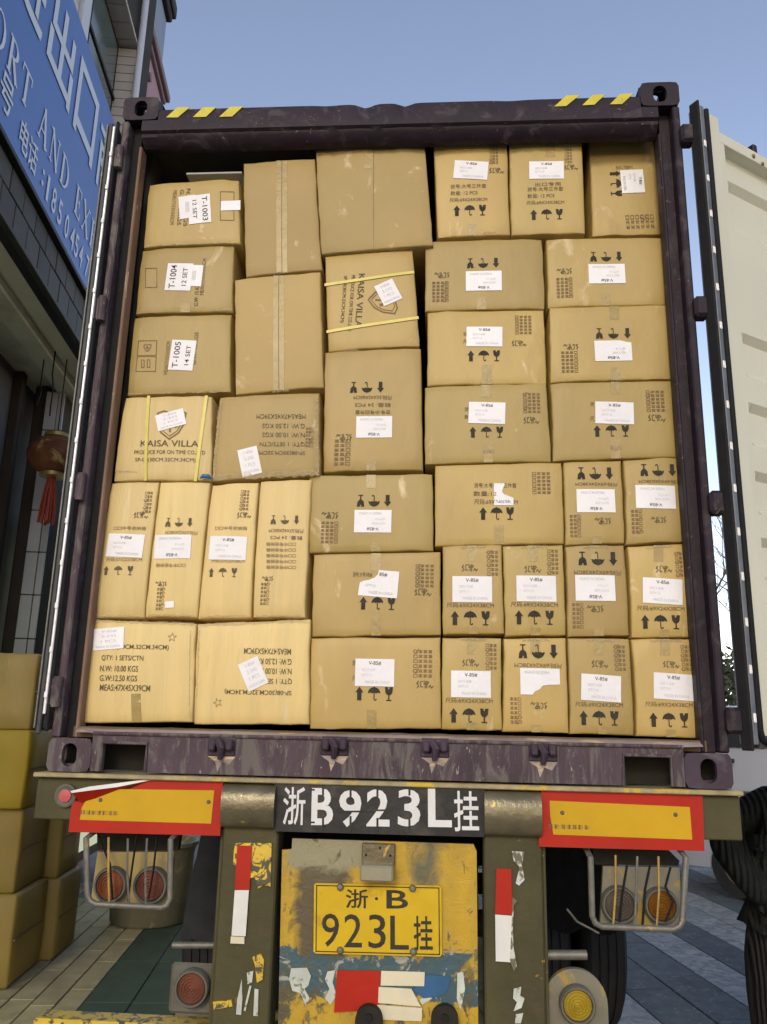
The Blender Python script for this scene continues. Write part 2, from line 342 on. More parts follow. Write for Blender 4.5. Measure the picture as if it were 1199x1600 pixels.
def fit_text(s, width=None, height=None, bold=0.0):
    vs, fs, w, h = text_geo(s, bold)
    if height is None: k = width / w; kx = 1
    elif width is None: k = height / h; kx = 1
    else: k = height / h; kx = (width / w) / k
    return [(x * k * kx, y * k) for x, y in vs], fs
def ngon(c, r, n=14, a0=0, a1=360):
    return [(c[0] + r * math.cos(R(a0 + (a1 - a0) * i / n)), c[1] + r * math.sin(R(a0 + (a1 - a0) * i / n))) for i in range(n + (0 if abs(a1 - a0) == 360 else 1))]
def sym_arrow():
    return merge([([(-.16, -.5), (.16, -.5), (.16, .08), (-.16, .08)], [(0, 1, 2, 3)]), ([(-.3, .08), (.3, .08), (0, .5)], [(0, 1, 2)])])
def sym_umbrella():
    a = ngon((0, 0.02), .46, 12, 0, 180); a += [(-.3, .09), (-.15, .02), (0, .09), (.15, .02), (.3, .09)]
    d = (a, [tuple(range(len(a)))])
    return merge([d, stroke([(0, .5), (0, -.38), (.05, -.46), (.13, -.46), (.17, -.38)], .07)])
def sym_glass():
    b = [(-.3, .5), (-.26, .1), (-.12, -.08), (.12, -.08), (.26, .1), (.3, .5), (.06, .5), (.0, .3), (-.08, .42), (-.04, .5)]
    return merge([(b, [tuple(range(len(b)))]), ([(-.05, -.08), (.05, -.08), (.05, -.42), (-.05, -.42)], [(3, 2, 1, 0)]), ([(-.2, -.5), (.2, -.5), (.2, -.42), (-.2, -.42)], [(0, 1, 2, 3)])])
def sym_row(size, sp):
    return merge([xf(sym_arrow(), -sp, 0, size), xf(sym_umbrella(), 0, 0, size), xf(sym_glass(), sp, 0, size)])
def checklist(w, h, rng):
    P = []; rows = 6; cols = max(3, int(w / h * 6))
    for r in range(rows):
        y = h / 2 - (r + .5) * h / rows
        for c in range(cols):
            x = -w / 2 + (c + .5) * w / cols; a = w / cols * .36; b = h / rows * .3
            if c == 0:
                P.append(stroke([(x - a, y - b), (x + a, y - b), (x + a, y + b), (x - a, y + b), (x - a, y - b)], a * .35))
            else:
                P.append(stroke([(x - a, y + b * .8), (x + a, y + b * .7)], b * .42)); P.append(stroke([(x - a, y - b * .7), (x + a * .9, y - b * .8)], b * .42))
                P.append(stroke([(x + rng.uniform(-.5, .5) * a, y + b), (x + rng.uniform(-.6, .6) * a, y - b)], a * .45)); P.append(stroke([(x - a * .8, y), (x + a * .8, y)], b * .36))
        if rng.random() < .35:
            x = -w / 2 + w / cols * .5; k = h / rows * .5
            P.append(stroke([(x - k, y), (x, y - k * .8), (x + k * 1.3, y + k)], k * .3))
    return merge(P)
def scribble(w, rng):
    P = []; h = w * .42
    gl = [[(0, .5), (.5, .9), (.3, .45), (.7, .2), (0, 0)], [(.7, .9), (.1, .8), (.1, .1), (.8, .1)], [(.2, .95), (.25, .5), (.8, .55)], [(.75, .9), (.6, 0)], [(.1, .9), (.1, 0)], [(.1, .9), (.8, .75), (.15, .45)], [(0, .1), (.5, .35), (.9, .0), (1.4, .3)]]
    xs = [0, .85, 1.6, 1.6, 2.35, 2.35, 2.9]
    for g, x in zip(gl, xs):
        P.append(stroke([((x + a * .75) / 4.2 * w - w / 2 + rng.uniform(-.01, .01) * w, (b - .5) * h + rng.uniform(-.06, .06) * h) for a, b in g], w * .045))
    return merge(P)
def glyph_row(n, w, h, rng):
    P = []
    for i in range(n):
        x = -w / 2 + (i + .5) * w / n; a = w / n * .38
        for k in range(3): P.append(stroke([(x - a, h * (.36 - .34 * k)), (x + a, h * (.36 - .34 * k) + rng.uniform(-.05, .05) * h)], h * .13))
        for k in range(2): xx = x + rng.uniform(-.8, .8) * a; P.append(stroke([(xx, h * .45), (xx, -h * .45)], a * .3))
    return merge(P)
def shield(w):
    o = [(-.5, .42), (-.28, .5), (0, .4), (.28, .5), (.5, .42), (.46, 0), (.3, -.32), (0, -.55), (-.3, -.32), (-.46, 0), (-.5, .42)]
    i = [(x * .8, y * .8) for x, y in o]
    return xf(merge([stroke(o, .05), stroke(i, .025), stroke([(-.2, -.1), (0, .18), (.2, -.1)], .09), stroke([(0, .18), (0, -.28)], .06)]), 0, 0, w)
def star(w):
    p = [((.5 if k % 2 == 0 else .2) * math.sin(k * math.pi / 5), (.5 if k % 2 == 0 else .2) * math.cos(k * math.pi / 5)) for k in range(11)]
    return xf(stroke(p, .045), 0, 0, w)

# ---------------------------------------------------------------- ground
g = obj('ground', box(-400, 400, -400, 900, -0.3, -0.012), GROUND); g['kind'] = 'structure'
pav = thing('pavement', None, None, (0, 0, 0), kind='structure')
slab_cache = {}
def slab(u0, u1, w0, w1, m):
    du, dw = u1 - u0 - .008, w1 - w0 - .008; key = (round(du, 2), round(dw, 2), m.name)
    if key not in slab_cache:
        me = bpy.data.meshes.new('paving_slab'); bm = bmesh.new()
        bx(bm, -du / 2, du / 2, -dw / 2, dw / 2, -.05, 0, .004); bm.to_mesh(me); bm.free(); me.materials.append(m); slab_cache[key] = me
    o = bpy.data.objects.new('paving_slab', slab_cache[key]); COL.objects.link(o); o.parent = pav
    o.matrix_local = Matrix.Translation(BP((u0 + u1) / 2, (w0 + w1) / 2, random.uniform(-.003, .001))) @ Matrix.Rotation(math.atan2(DU.y, DU.x), 4, 'Z') @ Matrix.Rotation(random.uniform(-.004, .004), 4, 'X')
lanes = []
w = 3.25
while w > -5.3:
    if w > 1.37: st, mm = .15 if w < 2.2 else .35, SLAB_B
    elif w > .8: st, mm = .285, SLAB_G
    elif w > -1.4: st, mm = .36, SLAB_B
    else:
        st = .33; mm = [SLAB_N, SLAB_N, SLAB_L, SLAB_N, SLAB_L, SLAB_L][int((-w) / .33) % 6]
    lanes.append((w - st, w, mm)); w -= st
for k, (w0, w1, mm) in enumerate(lanes):
    if -1.4 < w1 < .5: u0, ln, end = 4.9, 1.3, 8.5
    elif w1 > 2.2: u0, ln, end = 4.9, 1.3, 8.5
    else: u0, ln, end = 4.8, .62 if mm is SLAB_B else .9, 8.2 if mm is not SLAB_N and mm is not SLAB_L else 10.6
    u0 -= random.random() * ln * .8
    while u0 < end: slab(u0, u0 + ln, w0, w1, mm); u0 += ln

# ---------------------------------------------------------------- left shop building
bl = thing('shop_building', 'tall shop building at left with dark tiled fascia and beige tiled upper wall', 'building', BP(6, 2.4, 0))
sw = 2.0
obj('wall', bbx(3.0, 10.6, 2.75, 2.95, 0, 4.66), DWALL, bl)
obj('soffit', bbx(3.0, 10.6, 2.03, 2.75, 4.60, 4.72), PLAST, bl)
obj('soffit_beam', bbx(3.0, 10.6, 2.28, 2.46, 4.52, 4.598, .01), PLAST, bl)
obj('upper_wall', bbx(3.0, 6.72, 2.135, 2.9, 6.75, 14), GROUT, bl)
obj('fascia_board', bbx(3.0, 10.6, 2.03, 2.12, 4.58, 6.73), DTRIM, bl)
z = 4.58
for r_, (z0, z1) in enumerate(((4.58, 4.77), (4.775, 4.945))):
    u = 3.6 + (r_ * .11)
    while u < 10.2:
        obj('fascia_tile', bbx(u, u + .225, 2.0 - random.uniform(0, .004), 2.029, z0, z1 - .004, .004), TILED, bl); u += .236
obj('fascia_lip', bbx(3.0, 10.6, 1.985, 2.03, 4.545, 4.577, .004), TILED, bl)
# upper floor: window in the set-back wall, tiled pier beyond it facing the street corner, tiled overhang above
pu = 6.75
wl, wr, zo = 2.10, 1.925, 7.83
obj('pier_core', bbx(pu + .02, pu + .5, wr + .01, 2.6, 5, 14), GROUT, bl)
zz = 6.5
while zz < zo - .02:
    obj('wall_tile', bbx(pu, pu + .03, wr, wl + .03, zz, min(zz + .088, zo - .002), .002), TILEB, bl); zz += .094
obj('overhang_core', bbx(3.2, pu + .03, wr + .02, 2.13, zo + .03, zo + 1.4), GROUT, bl)
uu = 3.3
while uu < pu:
    obj('overhang_tile', bbx(uu, min(uu + .19, pu + .03), wr, 2.13, zo, zo + .029, .003), TILEB, bl); uu += .198
zz = zo + .035
while zz < 9.2:
    obj('wall_tile', bbx(pu + .031, pu + .045, wr, 2.4, zz, zz + .088, .002), TILEB, bl); zz += .094
wf = obj('window', bbx(5.82, 6.74, 2.10, 2.134, 6.78, zo - .002, .004), DBROWN, bl)
obj('pane', bbx(5.90, 6.66, 2.088, 2.099, 7.26, 7.74), GLASSD, wf)
obj('pane', bbx(5.90, 6.66, 2.088, 2.099, 6.84, 7.17), GLASSD, wf)
obj('window_sill', bbx(5.84, 6.72, 2.075, 2.099, 7.19, 7.225, .003), DBROWN, wf)
for c in range(3):
    for k in range(11):
        u_ = 5.62 - c * .5; obj('wall_tile', bbx(u_ - .49, u_, 2.10, 2.134, 6.78 + k * .094, 6.78 + k * .094 + .088, .002), TILEB, bl)
obj('white_trim', bbx(5.64, 5.80, 2.06, 2.134, 6.78, zo - .003, .01), WHITEP, bl)
# pale shop window and brown door frame seen beside the pillar
def wallpx(x0, y0, x1, y1, w):
    ua, za = atw(x0, y0, w); ub, zb_ = atw(x1, y1, w); return ua, ub, min(za, zb_), max(za, zb_)
# pillar
pil_u = 7.3
pw1 = atu(36, 900, pil_u)[0]; pw0 = atu(67, 900, pil_u)[0]
obj('pillar', bbx(pil_u + .02, pil_u + .4, pw0 + .02, pw1 - .01, 0, 4.52), GROUT, bl)
zz = 0.05
while zz < 4.45:
    obj('pillar_tile', bbx(pil_u, pil_u + .019, (pw0 + pw1) / 2 - .02, pw1, zz, zz + .365, .004), TILEG, bl)
    obj('pillar_tile', bbx(pil_u, pil_u + .019, pw0, (pw0 + pw1) / 2 - .026, zz, zz + .365, .004), TILEG, bl)
    zz += .373
obj('door_post', bbx(7.03, 7.12, 2.66, 2.749, 0, 4.59, .01), DBROWN, bl)
obj('door_post', bbx(pil_u + .05, pil_u + .3, pw1 + .001, pw1 + .12, 0, 4.59, .01), DBROWN, bl)
wg = obj('shop_window', bbx(4.6, 7.02, 2.70, 2.749, .3, 3.3, .005), DBROWN, bl)
obj('pane', bbx(4.7, 6.93, 2.685, 2.699, .4, 3.12), GLOWG, wg)
wg = obj('shop_window', bbx(7.9, 10.2, 2.2, 2.749, .3, 3.42, .005), DBROWN, bl)
obj('pane', bbx(7.88, 7.899, 2.24, 2.74, .4, 3.28), GLOWG, wg)
obj('pane', bbx(8.0, 10.1, 2.185, 2.199, .4, 3.28), GLOWG, wg)
for s_ in ((64, 600, 60, 635), (82, 585, 80, 650)):
    pts = []
    for k in range(5):
        f = k / 4; ww, zc_ = atu(s_[0] + (s_[2] - s_[0]) * f + math.sin(f * 5) * 2, s_[1] + (s_[3] - s_[1]) * f, 6.6); pts.append(BP(6.6, ww, zc_))
    pts.insert(0, Vector((pts[0].x, pts[0].y, 4.6)))
    bm = bmesh.new(); tube(bm, pts, .006, 6); obj('ceiling_wire', bm, BLACK, bl, 40)
dp = bmesh.new(); q0 = wr - .02; tube(dp, [BP(6.72, q0 - .01, 6.0), BP(6.72, q0 - .01, 12)], .032, 12)
obj('downpipe', dp, WHITEP, bl, 40)
# lit strip: none. Sign
sg = thing('shop_sign', 'long blue sign board with white Chinese and English lettering mounted on the left building', 'sign', BP(6, sw, 4.95))
obj('sign_panel', bbx(3.0, 10.4, sw - .03, sw + .025, 4.985, 6.74, .004), SIGNB, sg)
obj('sign_frame', bbx(3.0, 10.4, sw - .045, sw + .03, 4.947, 4.983, .004), DTRIM, sg)
def sign_geo(g, name='sign_letter'):
    """g: (u,z) flat geometry -> 8 mm thick letters on the sign"""
    vs, fs = g; n = len(vs)
    ly = layers(g); me_v = [BP(u, sw - .036 - l, z) for (u, z), l in zip(vs, ly)]
    obj(name, (me_v, [f for f in fs]), SIGNW, sg)
# text runs towards +u (left to right as read from the street)
def sign_text(s, u, zc, h, wd=None, bold=0.0):
    gg = fit_text(s, wd, h, bold); sign_geo(([(x + u, y + zc) for x, y in gg[0]], gg[1]))
def serif(ch, h):
    t, T = .06 * h, .16 * h; P = []
    def v(x, w=T): P.append(([(x - w / 2, 0), (x + w / 2, 0), (x + w / 2, h), (x - w / 2, h)], [(0, 1, 2, 3)]))
    def sf(x, y, w=.3 * h): P.append(([(x - w / 2, y), (x + w / 2, y), (x + w / 2, y + t), (x - w / 2, y + t)], [(0, 1, 2, 3)]))
    def l(a, b, w): P.append(stroke([(a[0] * h, a[1] * h), (b[0] * h, b[1] * h)], w))
    def arc(c, rx, ry, a0, a1, w0=None):
        n = 14; vs = []; fs = []
        for i in range(n + 1):
            a = R(a0 + (a1 - a0) * i / n); k = abs(math.cos(a)); w_ = t + (T - t) * k
            for s_ in (-.5, .5): vs.append((c[0] * h + (rx * h + s_ * w_) * math.cos(a), c[1] * h + (ry * h + s_ * t) * math.sin(a)))
            if i: q = 2 * i; fs.append((q - 2, q - 1, q + 1, q))
        P.append((vs, fs))
    wd = .7 * h
    if ch == 'I': v(.2 * h); sf(.2 * h, 0); sf(.2 * h, h - t); wd = .4 * h
    elif ch == 'M':
        v(.15 * h, t); v(.85 * h); l((.15, 1), (.5, .05), T); l((.5, .05), (.85, 1), t); sf(.15 * h, 0); sf(.85 * h, 0); sf(.1 * h, h - t, .2 * h); sf(.9 * h, h - t, .25 * h); wd = h
    elif ch in 'PR':
        v(.18 * h); sf(.18 * h, 0); sf(.12 * h, h - t, .2 * h); arc((.3, .74), .3, .23, -90, 90); l((.18, .97), (.32, .97), t); l((.18, .51), (.32, .51), t)
        if ch == 'R': l((.38, .5), (.68, .04), T); sf(.72 * h, 0, .22 * h)
        wd = .78 * h
    elif ch == 'O': arc((.42, .5), .35, .47, 0, 360); wd = .84 * h
    elif ch == 'T': v(.36 * h); sf(.36 * h, 0); P.append(([(0, h - t), (.72 * h, h - t), (.72 * h, h), (0, h)], [(0, 1, 2, 3)])); l((.02, .98), (.02, .78), t); l((.7, .98), (.7, .78), t); wd = .72 * h
    elif ch == 'A': l((.38, 1), (.1, 0), t); l((.38, 1), (.68, 0), T); l((.2, .34), (.56, .34), t); sf(.1 * h, 0, .24 * h); sf(.7 * h, 0, .28 * h); wd = .8 * h
    elif ch == 'N': v(.15 * h, t); v(.72 * h, t); l((.15, 1), (.72, .02), T); sf(.15 * h, 0, .24 * h); sf(.08 * h, h - t, .2 * h); sf(.72 * h, h - t, .24 * h); wd = .86 * h
    elif ch == 'D': v(.18 * h); arc((.3, .5), .42, .47, -90, 90); l((.05, .97), (.32, .97), t); l((.05, .03), (.32, .03), t); wd = .82 * h
    elif ch == 'E': v(.18 * h); [l((.05, y), (.6, y), t) for y in (.03, .97)]; l((.18, .5), (.46, .5), t); l((.6, .03), (.62, .24), t); l((.6, .97), (.6, .78), t); l((.46, .62), (.46, .38), t); wd = .68 * h
    elif ch == 'X': l((.08, 1), (.68, 0), T); l((.68, 1), (.08, 0), t); [sf(x * h, y, .24 * h) for x in (.08, .7) for y in (0, h - t)]; wd = .8 * h
    else: return None, .35 * h
    return merge(P), wd
def px_uz(x, y): return atw(x, y, sw - .036)
uD0, zD0 = px_uz(97, 260)
# row 2, English: A of AND stands at (70,192), baseline-to-cap height read off the photo
uA, zA = px_uz(70, 192); uD, _z = px_uz(104, 258); uE, zE = px_uz(122, 322)
H2 = .245; zrow2 = (zA + zE) / 2 - H2 / 2
s2 = 'IMPORT AND EXPORT'; pos = []; x = 0
for ch in s2:
    gg, wd = serif(ch, H2); pos.append((ch, x, gg, wd)); x += wd * 1.0 + .055
iA = s2.index('A'); iE = s2.index('E')
k2 = (uE - uA) / ((pos[iE][1] + pos[iE][3] / 2) - (pos[iA][1] + pos[iA][3] / 2))
for ch, x, gg, wd in pos:
    if gg and uA + (x - pos[iA][1]) * k2 > 3.2: sign_geo(([(uA + ((a + x) - (pos[iA][1] + pos[iA][3] / 2)) * k2, b + zrow2) for a, b in gg[0]], gg[1]))
# row 1, big Chinese
for ch, cx_, cy_, dx in (('进', 45, 20, 0), ('出', 97, 90, 0), ('口', 134, 193, 0), ('商', 160, 275, 0)):
    uc, zc = px_uz(cx_, cy_)
    zc = 6.22
    BU = {'进': px_uz(97, 90)[0] - (px_uz(134, 193)[0] - px_uz(97, 90)[0]), '出': px_uz(97, 90)[0], '口': px_uz(134, 193)[0], '商': px_uz(134, 193)[0] + (px_uz(134, 193)[0] - px_uz(97, 90)[0])}[ch]
    step = px_uz(134, 193)[0] - px_uz(97, 90)[0]
    sign_text(ch, BU, zc, .60, step * .80, .022)
# row 3
u1, z1 = px_uz(40, 212); u2, z2 = px_uz(83, 312); u3, z3 = px_uz(115, 365); zr3 = (z1 + z2) / 2
sign_text('号', px_uz(11, 148)[0], px_uz(11, 148)[1], .22, .20, .012)
sign_text('电话', px_uz(46, 228)[0], zr3, .21, px_uz(58, 250)[0] - px_uz(31, 205)[0], .012)
sign_text(':', px_uz(68, 275)[0], zr3 - .01, .12, None, .02)
for ch, cx_, cy_ in (('1', 76, 290), ('8', 85, 312), ('5', 94, 333), ('0', 105, 352), ('4', 113, 375), ('5', 119, 392), ('4', 126, 406), ('7', 135, 428), ('8', 142, 440)):
    sign_text(ch, px_uz(cx_, cy_)[0], zr3 - .015, .19, .085 if ch != '1' else .04, .014)
# lantern
lc = BP(6.75, atu(86, 712, 6.75)[0], atu(86, 712, 6.75)[1])
lt = thing('hanging_lantern', 'dusty red round lantern with tassel hanging under the shop canopy at left', 'lantern', lc)
bm = bmesh.new(); bmesh.ops.create_uvsphere(bm, u_segments=24, v_segments=14, radius=.215)
for v in bm.verts:
    a = math.atan2(v.co.y, v.co.x); v.co.x *= 1 + .03 * math.cos(a * 12); v.co.y *= 1 + .03 * math.cos(a * 12); v.co.z *= .78; v.co += lc
obj('lantern_body', bm, LANT, lt, 50)
bm = bmesh.new(); lathe(bm, [(.09, .15), (.10, .155), (.10, .185), (.06, .19)], lc); obj('lantern_cap', bm, GOLD, lt, 30)
bm = bmesh.new(); lathe(bm, [(.06, -.19), (.10, -.185), (.10, -.155), (.09, -.15)], lc); obj('lantern_base', bm, GOLD, lt, 30)
bm = bmesh.new(); tube(bm, [lc + Vector((0, 0, .18)), Vector((lc.x, lc.y, 4.6))], .005, 6); obj('hanging_cord', bm, BLACK, lt)
bm = bmesh.new()
for k in range(16):
    a = k * 2.4; r_ = .055 * math.sqrt((k + .5) / 16); tube(bm, [lc + Vector((r_ * .5 * math.cos(a), r_ * .5 * math.sin(a), -.19)), lc + Vector((r_ * math.cos(a), r_ * math.sin(a), -.36)), lc + Vector((r_ * 1.3 * math.cos(a), r_ * 1.3 * math.sin(a), -.56 - random.uniform(0, .03)))], .011, 6)
obj('tassel', bm, TASS, lt, 60)

# ---------------------------------------------------------------- buildings beyond
pb = thing('pink_building', 'narrow pink rendered building with stepped cornice beyond the beige shop wall', 'building', BP(9.5, 2.6, 0))
def fp(px, py, u): w_, z_ = atu(px, py, u); return w_, z_
pkw = 2.6; ue = atw(253, 150, pkw)[0]; zc_ = atw(258, 135, pkw - .1)[1]
obj('wall', bbx(8.6, ue, pkw, 8, 0, zc_ - .02), PINK, pb)
obj('cornice', bbx(8.6, ue + .12, pkw - .10, 8, zc_ + .05, zc_ + .16, .01), PINKT, pb)
obj('cornice', bbx(8.6, ue + .08, pkw - .05, 8, zc_ - .018, zc_ + .048, .01), PINKT, pb)
bm = bmesh.new(); q = atw(222, 120, pkw); tube(bm, [BP(q[0], pkw + .02, q[1]), BP(q[0], pkw - .12, q[1])], .06, 12); obj('vent_pipe', bm, PINKT, pb, 30)
bb_ = thing('blue_grey_building', 'blue grey upper block with dark eaves above the pink wall', 'building', BP(10, 4, zc_ + .17))
obj('wall', bbx(8.7, ue + .02, pkw + .05, 8, zc_ + .17, zc_ + 4.2), BLUEG, bb_)
for py_, ex in ((22, .05), (5, .12)):
    ze = atw(263, py_, pkw)[1]; obj('eave', bbx(8.6, ue + ex, pkw - ex * .6, 8, ze, ze + .22, .02), DBROWN, bb_)

# ---------------------------------------------------------------- cartons stacked on the pavement at the left
def pcarton(u0, u1, w0, w1, z0, z1, label, m, sag=0.01):
    t = thing('cardboard_carton', label, 'carton', BP(u0, (w0 + w1) / 2, z0), 'cartons stacked on the pavement')
    bm = bbx(u0, u1, w0, w1, z0, z1, .012)
    bmesh.ops.subdivide_edges(bm, edges=bm.edges, cuts=3, use_grid_fill=True)
    for v in bm.verts:
        n = noise.noise_vector(v.co * 3.1); v.co += Vector((n.x, n.y, n.z * .4)) * sag
    obj('carton_body', bm, m, t, 50)
    obj('packing_tape', bbx(u0 - .0035 - sag * .6, u0 + .004, (w0 + w1) / 2 - .03, (w0 + w1) / 2 + .03, z1 - .12, z1 - .005), TAPE, t)
    obj('flap_seam', bbx(u0 + .02, u1 - .02, w0 - .004 - sag * .3, w0 + .004, (z0 + z1) / 2 - .004, (z0 + z1) / 2 + .004), INK2, t)
    return t
ul = 5.9
zt = [0.003, .545, 1.06, 1.555, 2.06]
wr_ = [atu(22, 1450, ul)[0], atu(27, 1330, ul)[0], atu(42, 1215, ul)[0], atu(53, 1090, ul)[0]]
lab = ['bottom carton of the left pavement stack, dull yellow front and dark side', 'second carton from the ground in the left pavement stack', 'bright yellow carton third from the ground in the left pavement stack', 'topmost tan carton of the left pavement stack, below the pale pillar']
for k in range(4):
    pcarton(ul + (.0, .03, -.03, .0)[k], ul + .62, wr_[k], wr_[k] + .62, zt[k] + .003, zt[k + 1], lab[k], (CARD_Y, CARD_Y, CARD_Y2, CARD)[k], .018)
for k, (za, zb2) in enumerate(((0.003, .53), (.533, 1.06), (1.063, 1.56))):
    pcarton(ul + .66, ul + 1.2, wr_[0] - .08 + .03 * k, wr_[0] + .5, za, zb2, ('dark carton on the ground behind the left pavement stack', 'dark carton in the middle of the rear pavement stack', 'dark carton on top of the rear pavement stack')[k], CARD_Y)
# old tub
tc_ = at(212, 1452, Z=0)
tb = thing('round_tub', 'old round grey tub standing on the pavement behind the left tail lamps', 'tub', (tc_.x, tc_.y + .25, 0))
bm = bmesh.new(); lathe(bm, [(.30, 0.004), (.315, .02), (.345, .55), (.36, .60), (.375, .61), (.375, .64), (.355, .645), (.33, .56), (.29, .08), (.02, .06)], (tc_.x, tc_.y + .3, 0), n=36); obj('tub_body', bm, TUB, tb, 40)

# ---------------------------------------------------------------- semi-trailer
tr = thing('semi_trailer', 'grimy olive semi trailer carrying the open purple container, plate and tail lamps at its rear', 'trailer', (0, 6, 0))
bm = box(-1.245, 1.235, .0, .12, 1.285, 1.428, .004); obj('rear_crossbeam', bm, OLIVE, tr)
obj('deck_plate', box(-1.25, 1.24, -.03, .32, 1.431, 1.447, .003), OLIVE_Y, tr)
for s in (-1, 1):
    obj('chassis_rail', box(s * .50 - .07, s * .50 + .07, .125, 12.2, .95, 1.40, .004), CHAS, tr)
    obj('side_rail', box(s * 1.2 - .03, s * 1.2 + .03, .125, 12.2, 1.30, 1.42), CHAS, tr)
for k in range(13): obj('cross_member', box(-1.165, 1.165, .9 + k * .92, .98 + k * .92, 1.32, 1.41), CHAS, tr)
# posts under the beam
for nm, (xa, xb) in (('l', (-.552, -.355)), ('r', (.362, .562))):
    obj('rear_post', box(xa, xb, .004, .13, .50, 1.283, .006), OLIVE, tr)
    obj('post_flange', box(xa - .012 if nm == 'l' else xb + .001, xa - .001 if nm == 'l' else xb + .012, .02, .30, .52, 1.27, .002), OLIVE, tr)
obj('yellow_patch', yprism(pxpoly([(368, 1317), (425, 1317), (423, 1385), (412, 1383), (404, 1388), (398, 1370), (392, 1372), (388, 1362), (365, 1350), (366, 1330)], .002), -.002, .004), YPATCH, tr)
obj('yellow_patch', yprism(pxpoly([(333, 1565), (362, 1562), (364, 1572), (335, 1577)], .002), -.002, .004), YPATCH, tr)
obj('yellow_patch', yprism(pxpoly([(395, 1495), (408, 1490), (413, 1500), (411, 1530), (402, 1535), (399, 1508)], .002), -.002, .004), YPATCH, tr)
def pxquad(name, pts, y0, m, par, th=.003): return obj(name, yprism(pxpoly(pts, y0), y0, y0 + th), m, par)
pxquad('red_reflector_tape', [(371, 1321), (394, 1322), (390, 1391), (367, 1390)], -.006, REDR, tr)
pxquad('white_reflector_tape', [(367, 1391), (389, 1391), (384, 1463), (362, 1462)], -.006, WHTR, tr)
pxquad('white_reflector_tape', [(361, 1463), (382, 1464), (382, 1475), (360, 1474)], -.004, CREAMB, tr)
pxquad('red_reflector_tape', [(776, 1357), (799, 1358), (801, 1430), (774, 1428)], -.006, REDR, tr)
pxquad('white_reflector_tape', [(774, 1429), (801, 1431), (803, 1504), (775, 1502)], -.006, WHTR, tr)
pxquad('chalk_paint_mark', [(800, 1330), (820, 1331), (816, 1352), (820, 1375), (811, 1384), (806, 1380), (812, 1356), (803, 1345)], -.002, CHALK, tr)
pxquad('chalk_paint_mark', [(801, 1402), (809, 1408), (803, 1415), (801, 1470), (808, 1510), (803, 1518), (797, 1500), (800, 1440)], -.0075, CHALK, tr)
for s_ in ([(378, 1530), (371, 1560), (369, 1585), (377, 1586), (379, 1560)], [(398, 1545), (404, 1546), (403, 1588), (396, 1587)], [(386, 1520), (396, 1517), (394, 1535), (387, 1538)], [(390, 1540), (393, 1541), (384, 1580), (381, 1579)],
           [(803, 1545), (815, 1542), (813, 1556), (820, 1560), (815, 1575), (803, 1580), (808, 1566), (802, 1560)], [(806, 1585), (818, 1583), (814, 1599), (805, 1599)]):
    pxquad('chalk_paint_mark', s_, -.002, WPAINT, tr)
# rounded housings on the beam
for x0_, x1_ in ((347, 430), (757, 846)):
    a_ = at(x0_, 1260, Y=-.03); b_ = at(x1_, 1260, Y=-.03); zc = 1.352
    poly = []
    for k in range(15):
        t_ = R(-90 + 180 * k / 14); poly.append((-.052 * math.cos(t_) ** .7 if math.cos(t_) > 0 else 0, .074 * math.sin(t_)))
    poly = [(-.001, -.074)] + poly[1:-1] + [(-.001, .074)]
    bm = bmesh.new(); prism(bm, poly, lambda y, z: Vector((a_.x, y - .001, z + zc)), lambda y, z: Vector((b_.x, y - .001, z + zc)))
    obj('lock_housing', bm, HOUS, tr, 35)
# black painted plate with the stencilled number
P4 = pxpoly([(430, 1224), (757, 1231), (757, 1308), (428, 1299)], -.02)
obj('painted_number_board', yprism(P4, -.02, -.002), BPLATE, tr)
def board_text(s, pts, y, m, par, bold=0.0, name='stencil_lettering', extra=None):
    """place s so that its box is the quad given by left-middle, right-middle and height in photo units"""
    (xl, yl), (xr, yr), hpx = pts
    A = at(xl, yl, Y=y); B = at(xr, yr, Y=y); Hh = (at((xl + xr) / 2, (yl + yr) / 2 - hpx / 2, Y=y) - at((xl + xr) / 2, (yl + yr) / 2 + hpx / 2, Y=y)).length
    wd = (B - A).length; ang = math.atan2(B.z - A.z, B.x - A.x); cx, cz = (A.x + B.x) / 2, (A.z + B.z) / 2
    g = fit_text(s, wd, Hh, bold)
    g = xf(g, cx, cz, 1, math.degrees(ang))
    ly = layers(g); obj(name, ([(x, y - l, z) for (x, z), l in zip(g[0], ly)], g[1]), m, par)
nb = -.0225
for ch, xl, xr, yc, h in (('浙', 443, 477, 1259, 58), ('B', 487, 521, 1260, 58), ('9', 530, 565, 1263, 58), ('2', 573, 609, 1262, 58), ('3', 622, 657, 1262, 58), ('L', 669, 706, 1262, 60), ('挂', 710, 748, 1267, 62)):
    board_text(ch, ((xl, yc), (xr, yc + .4), h), nb, STENC, tr, .030 if ch in 'B923L' else .012)
for xc, y0_, y1_ in ((548, 1226, 1248), (548, 1275, 1300), (590, 1226, 1245), (590, 1278, 1300), (640, 1226, 1243), (640, 1280, 1300), (505, 1228, 1243), (505, 1277, 1294)):
    pxquad('stencil_bridge', [(xc - 1.6, y0_), (xc + 1.6, y0_), (xc + 1.6, y1_), (xc - 1.6, y1_)], nb - .001, BPLATE, tr, .0008)
for xa_, xb_, yy in ((528, 570, 1268), (571, 612, 1266), (484, 492, 1234), (484, 492, 1285)):
    pxquad('stencil_bridge', [(xa_, yy - 1.4), (xb_, yy - 1.4), (xb_, yy + 1.4), (xa_, yy + 1.4)], nb - .001, BPLATE, tr, .0008)
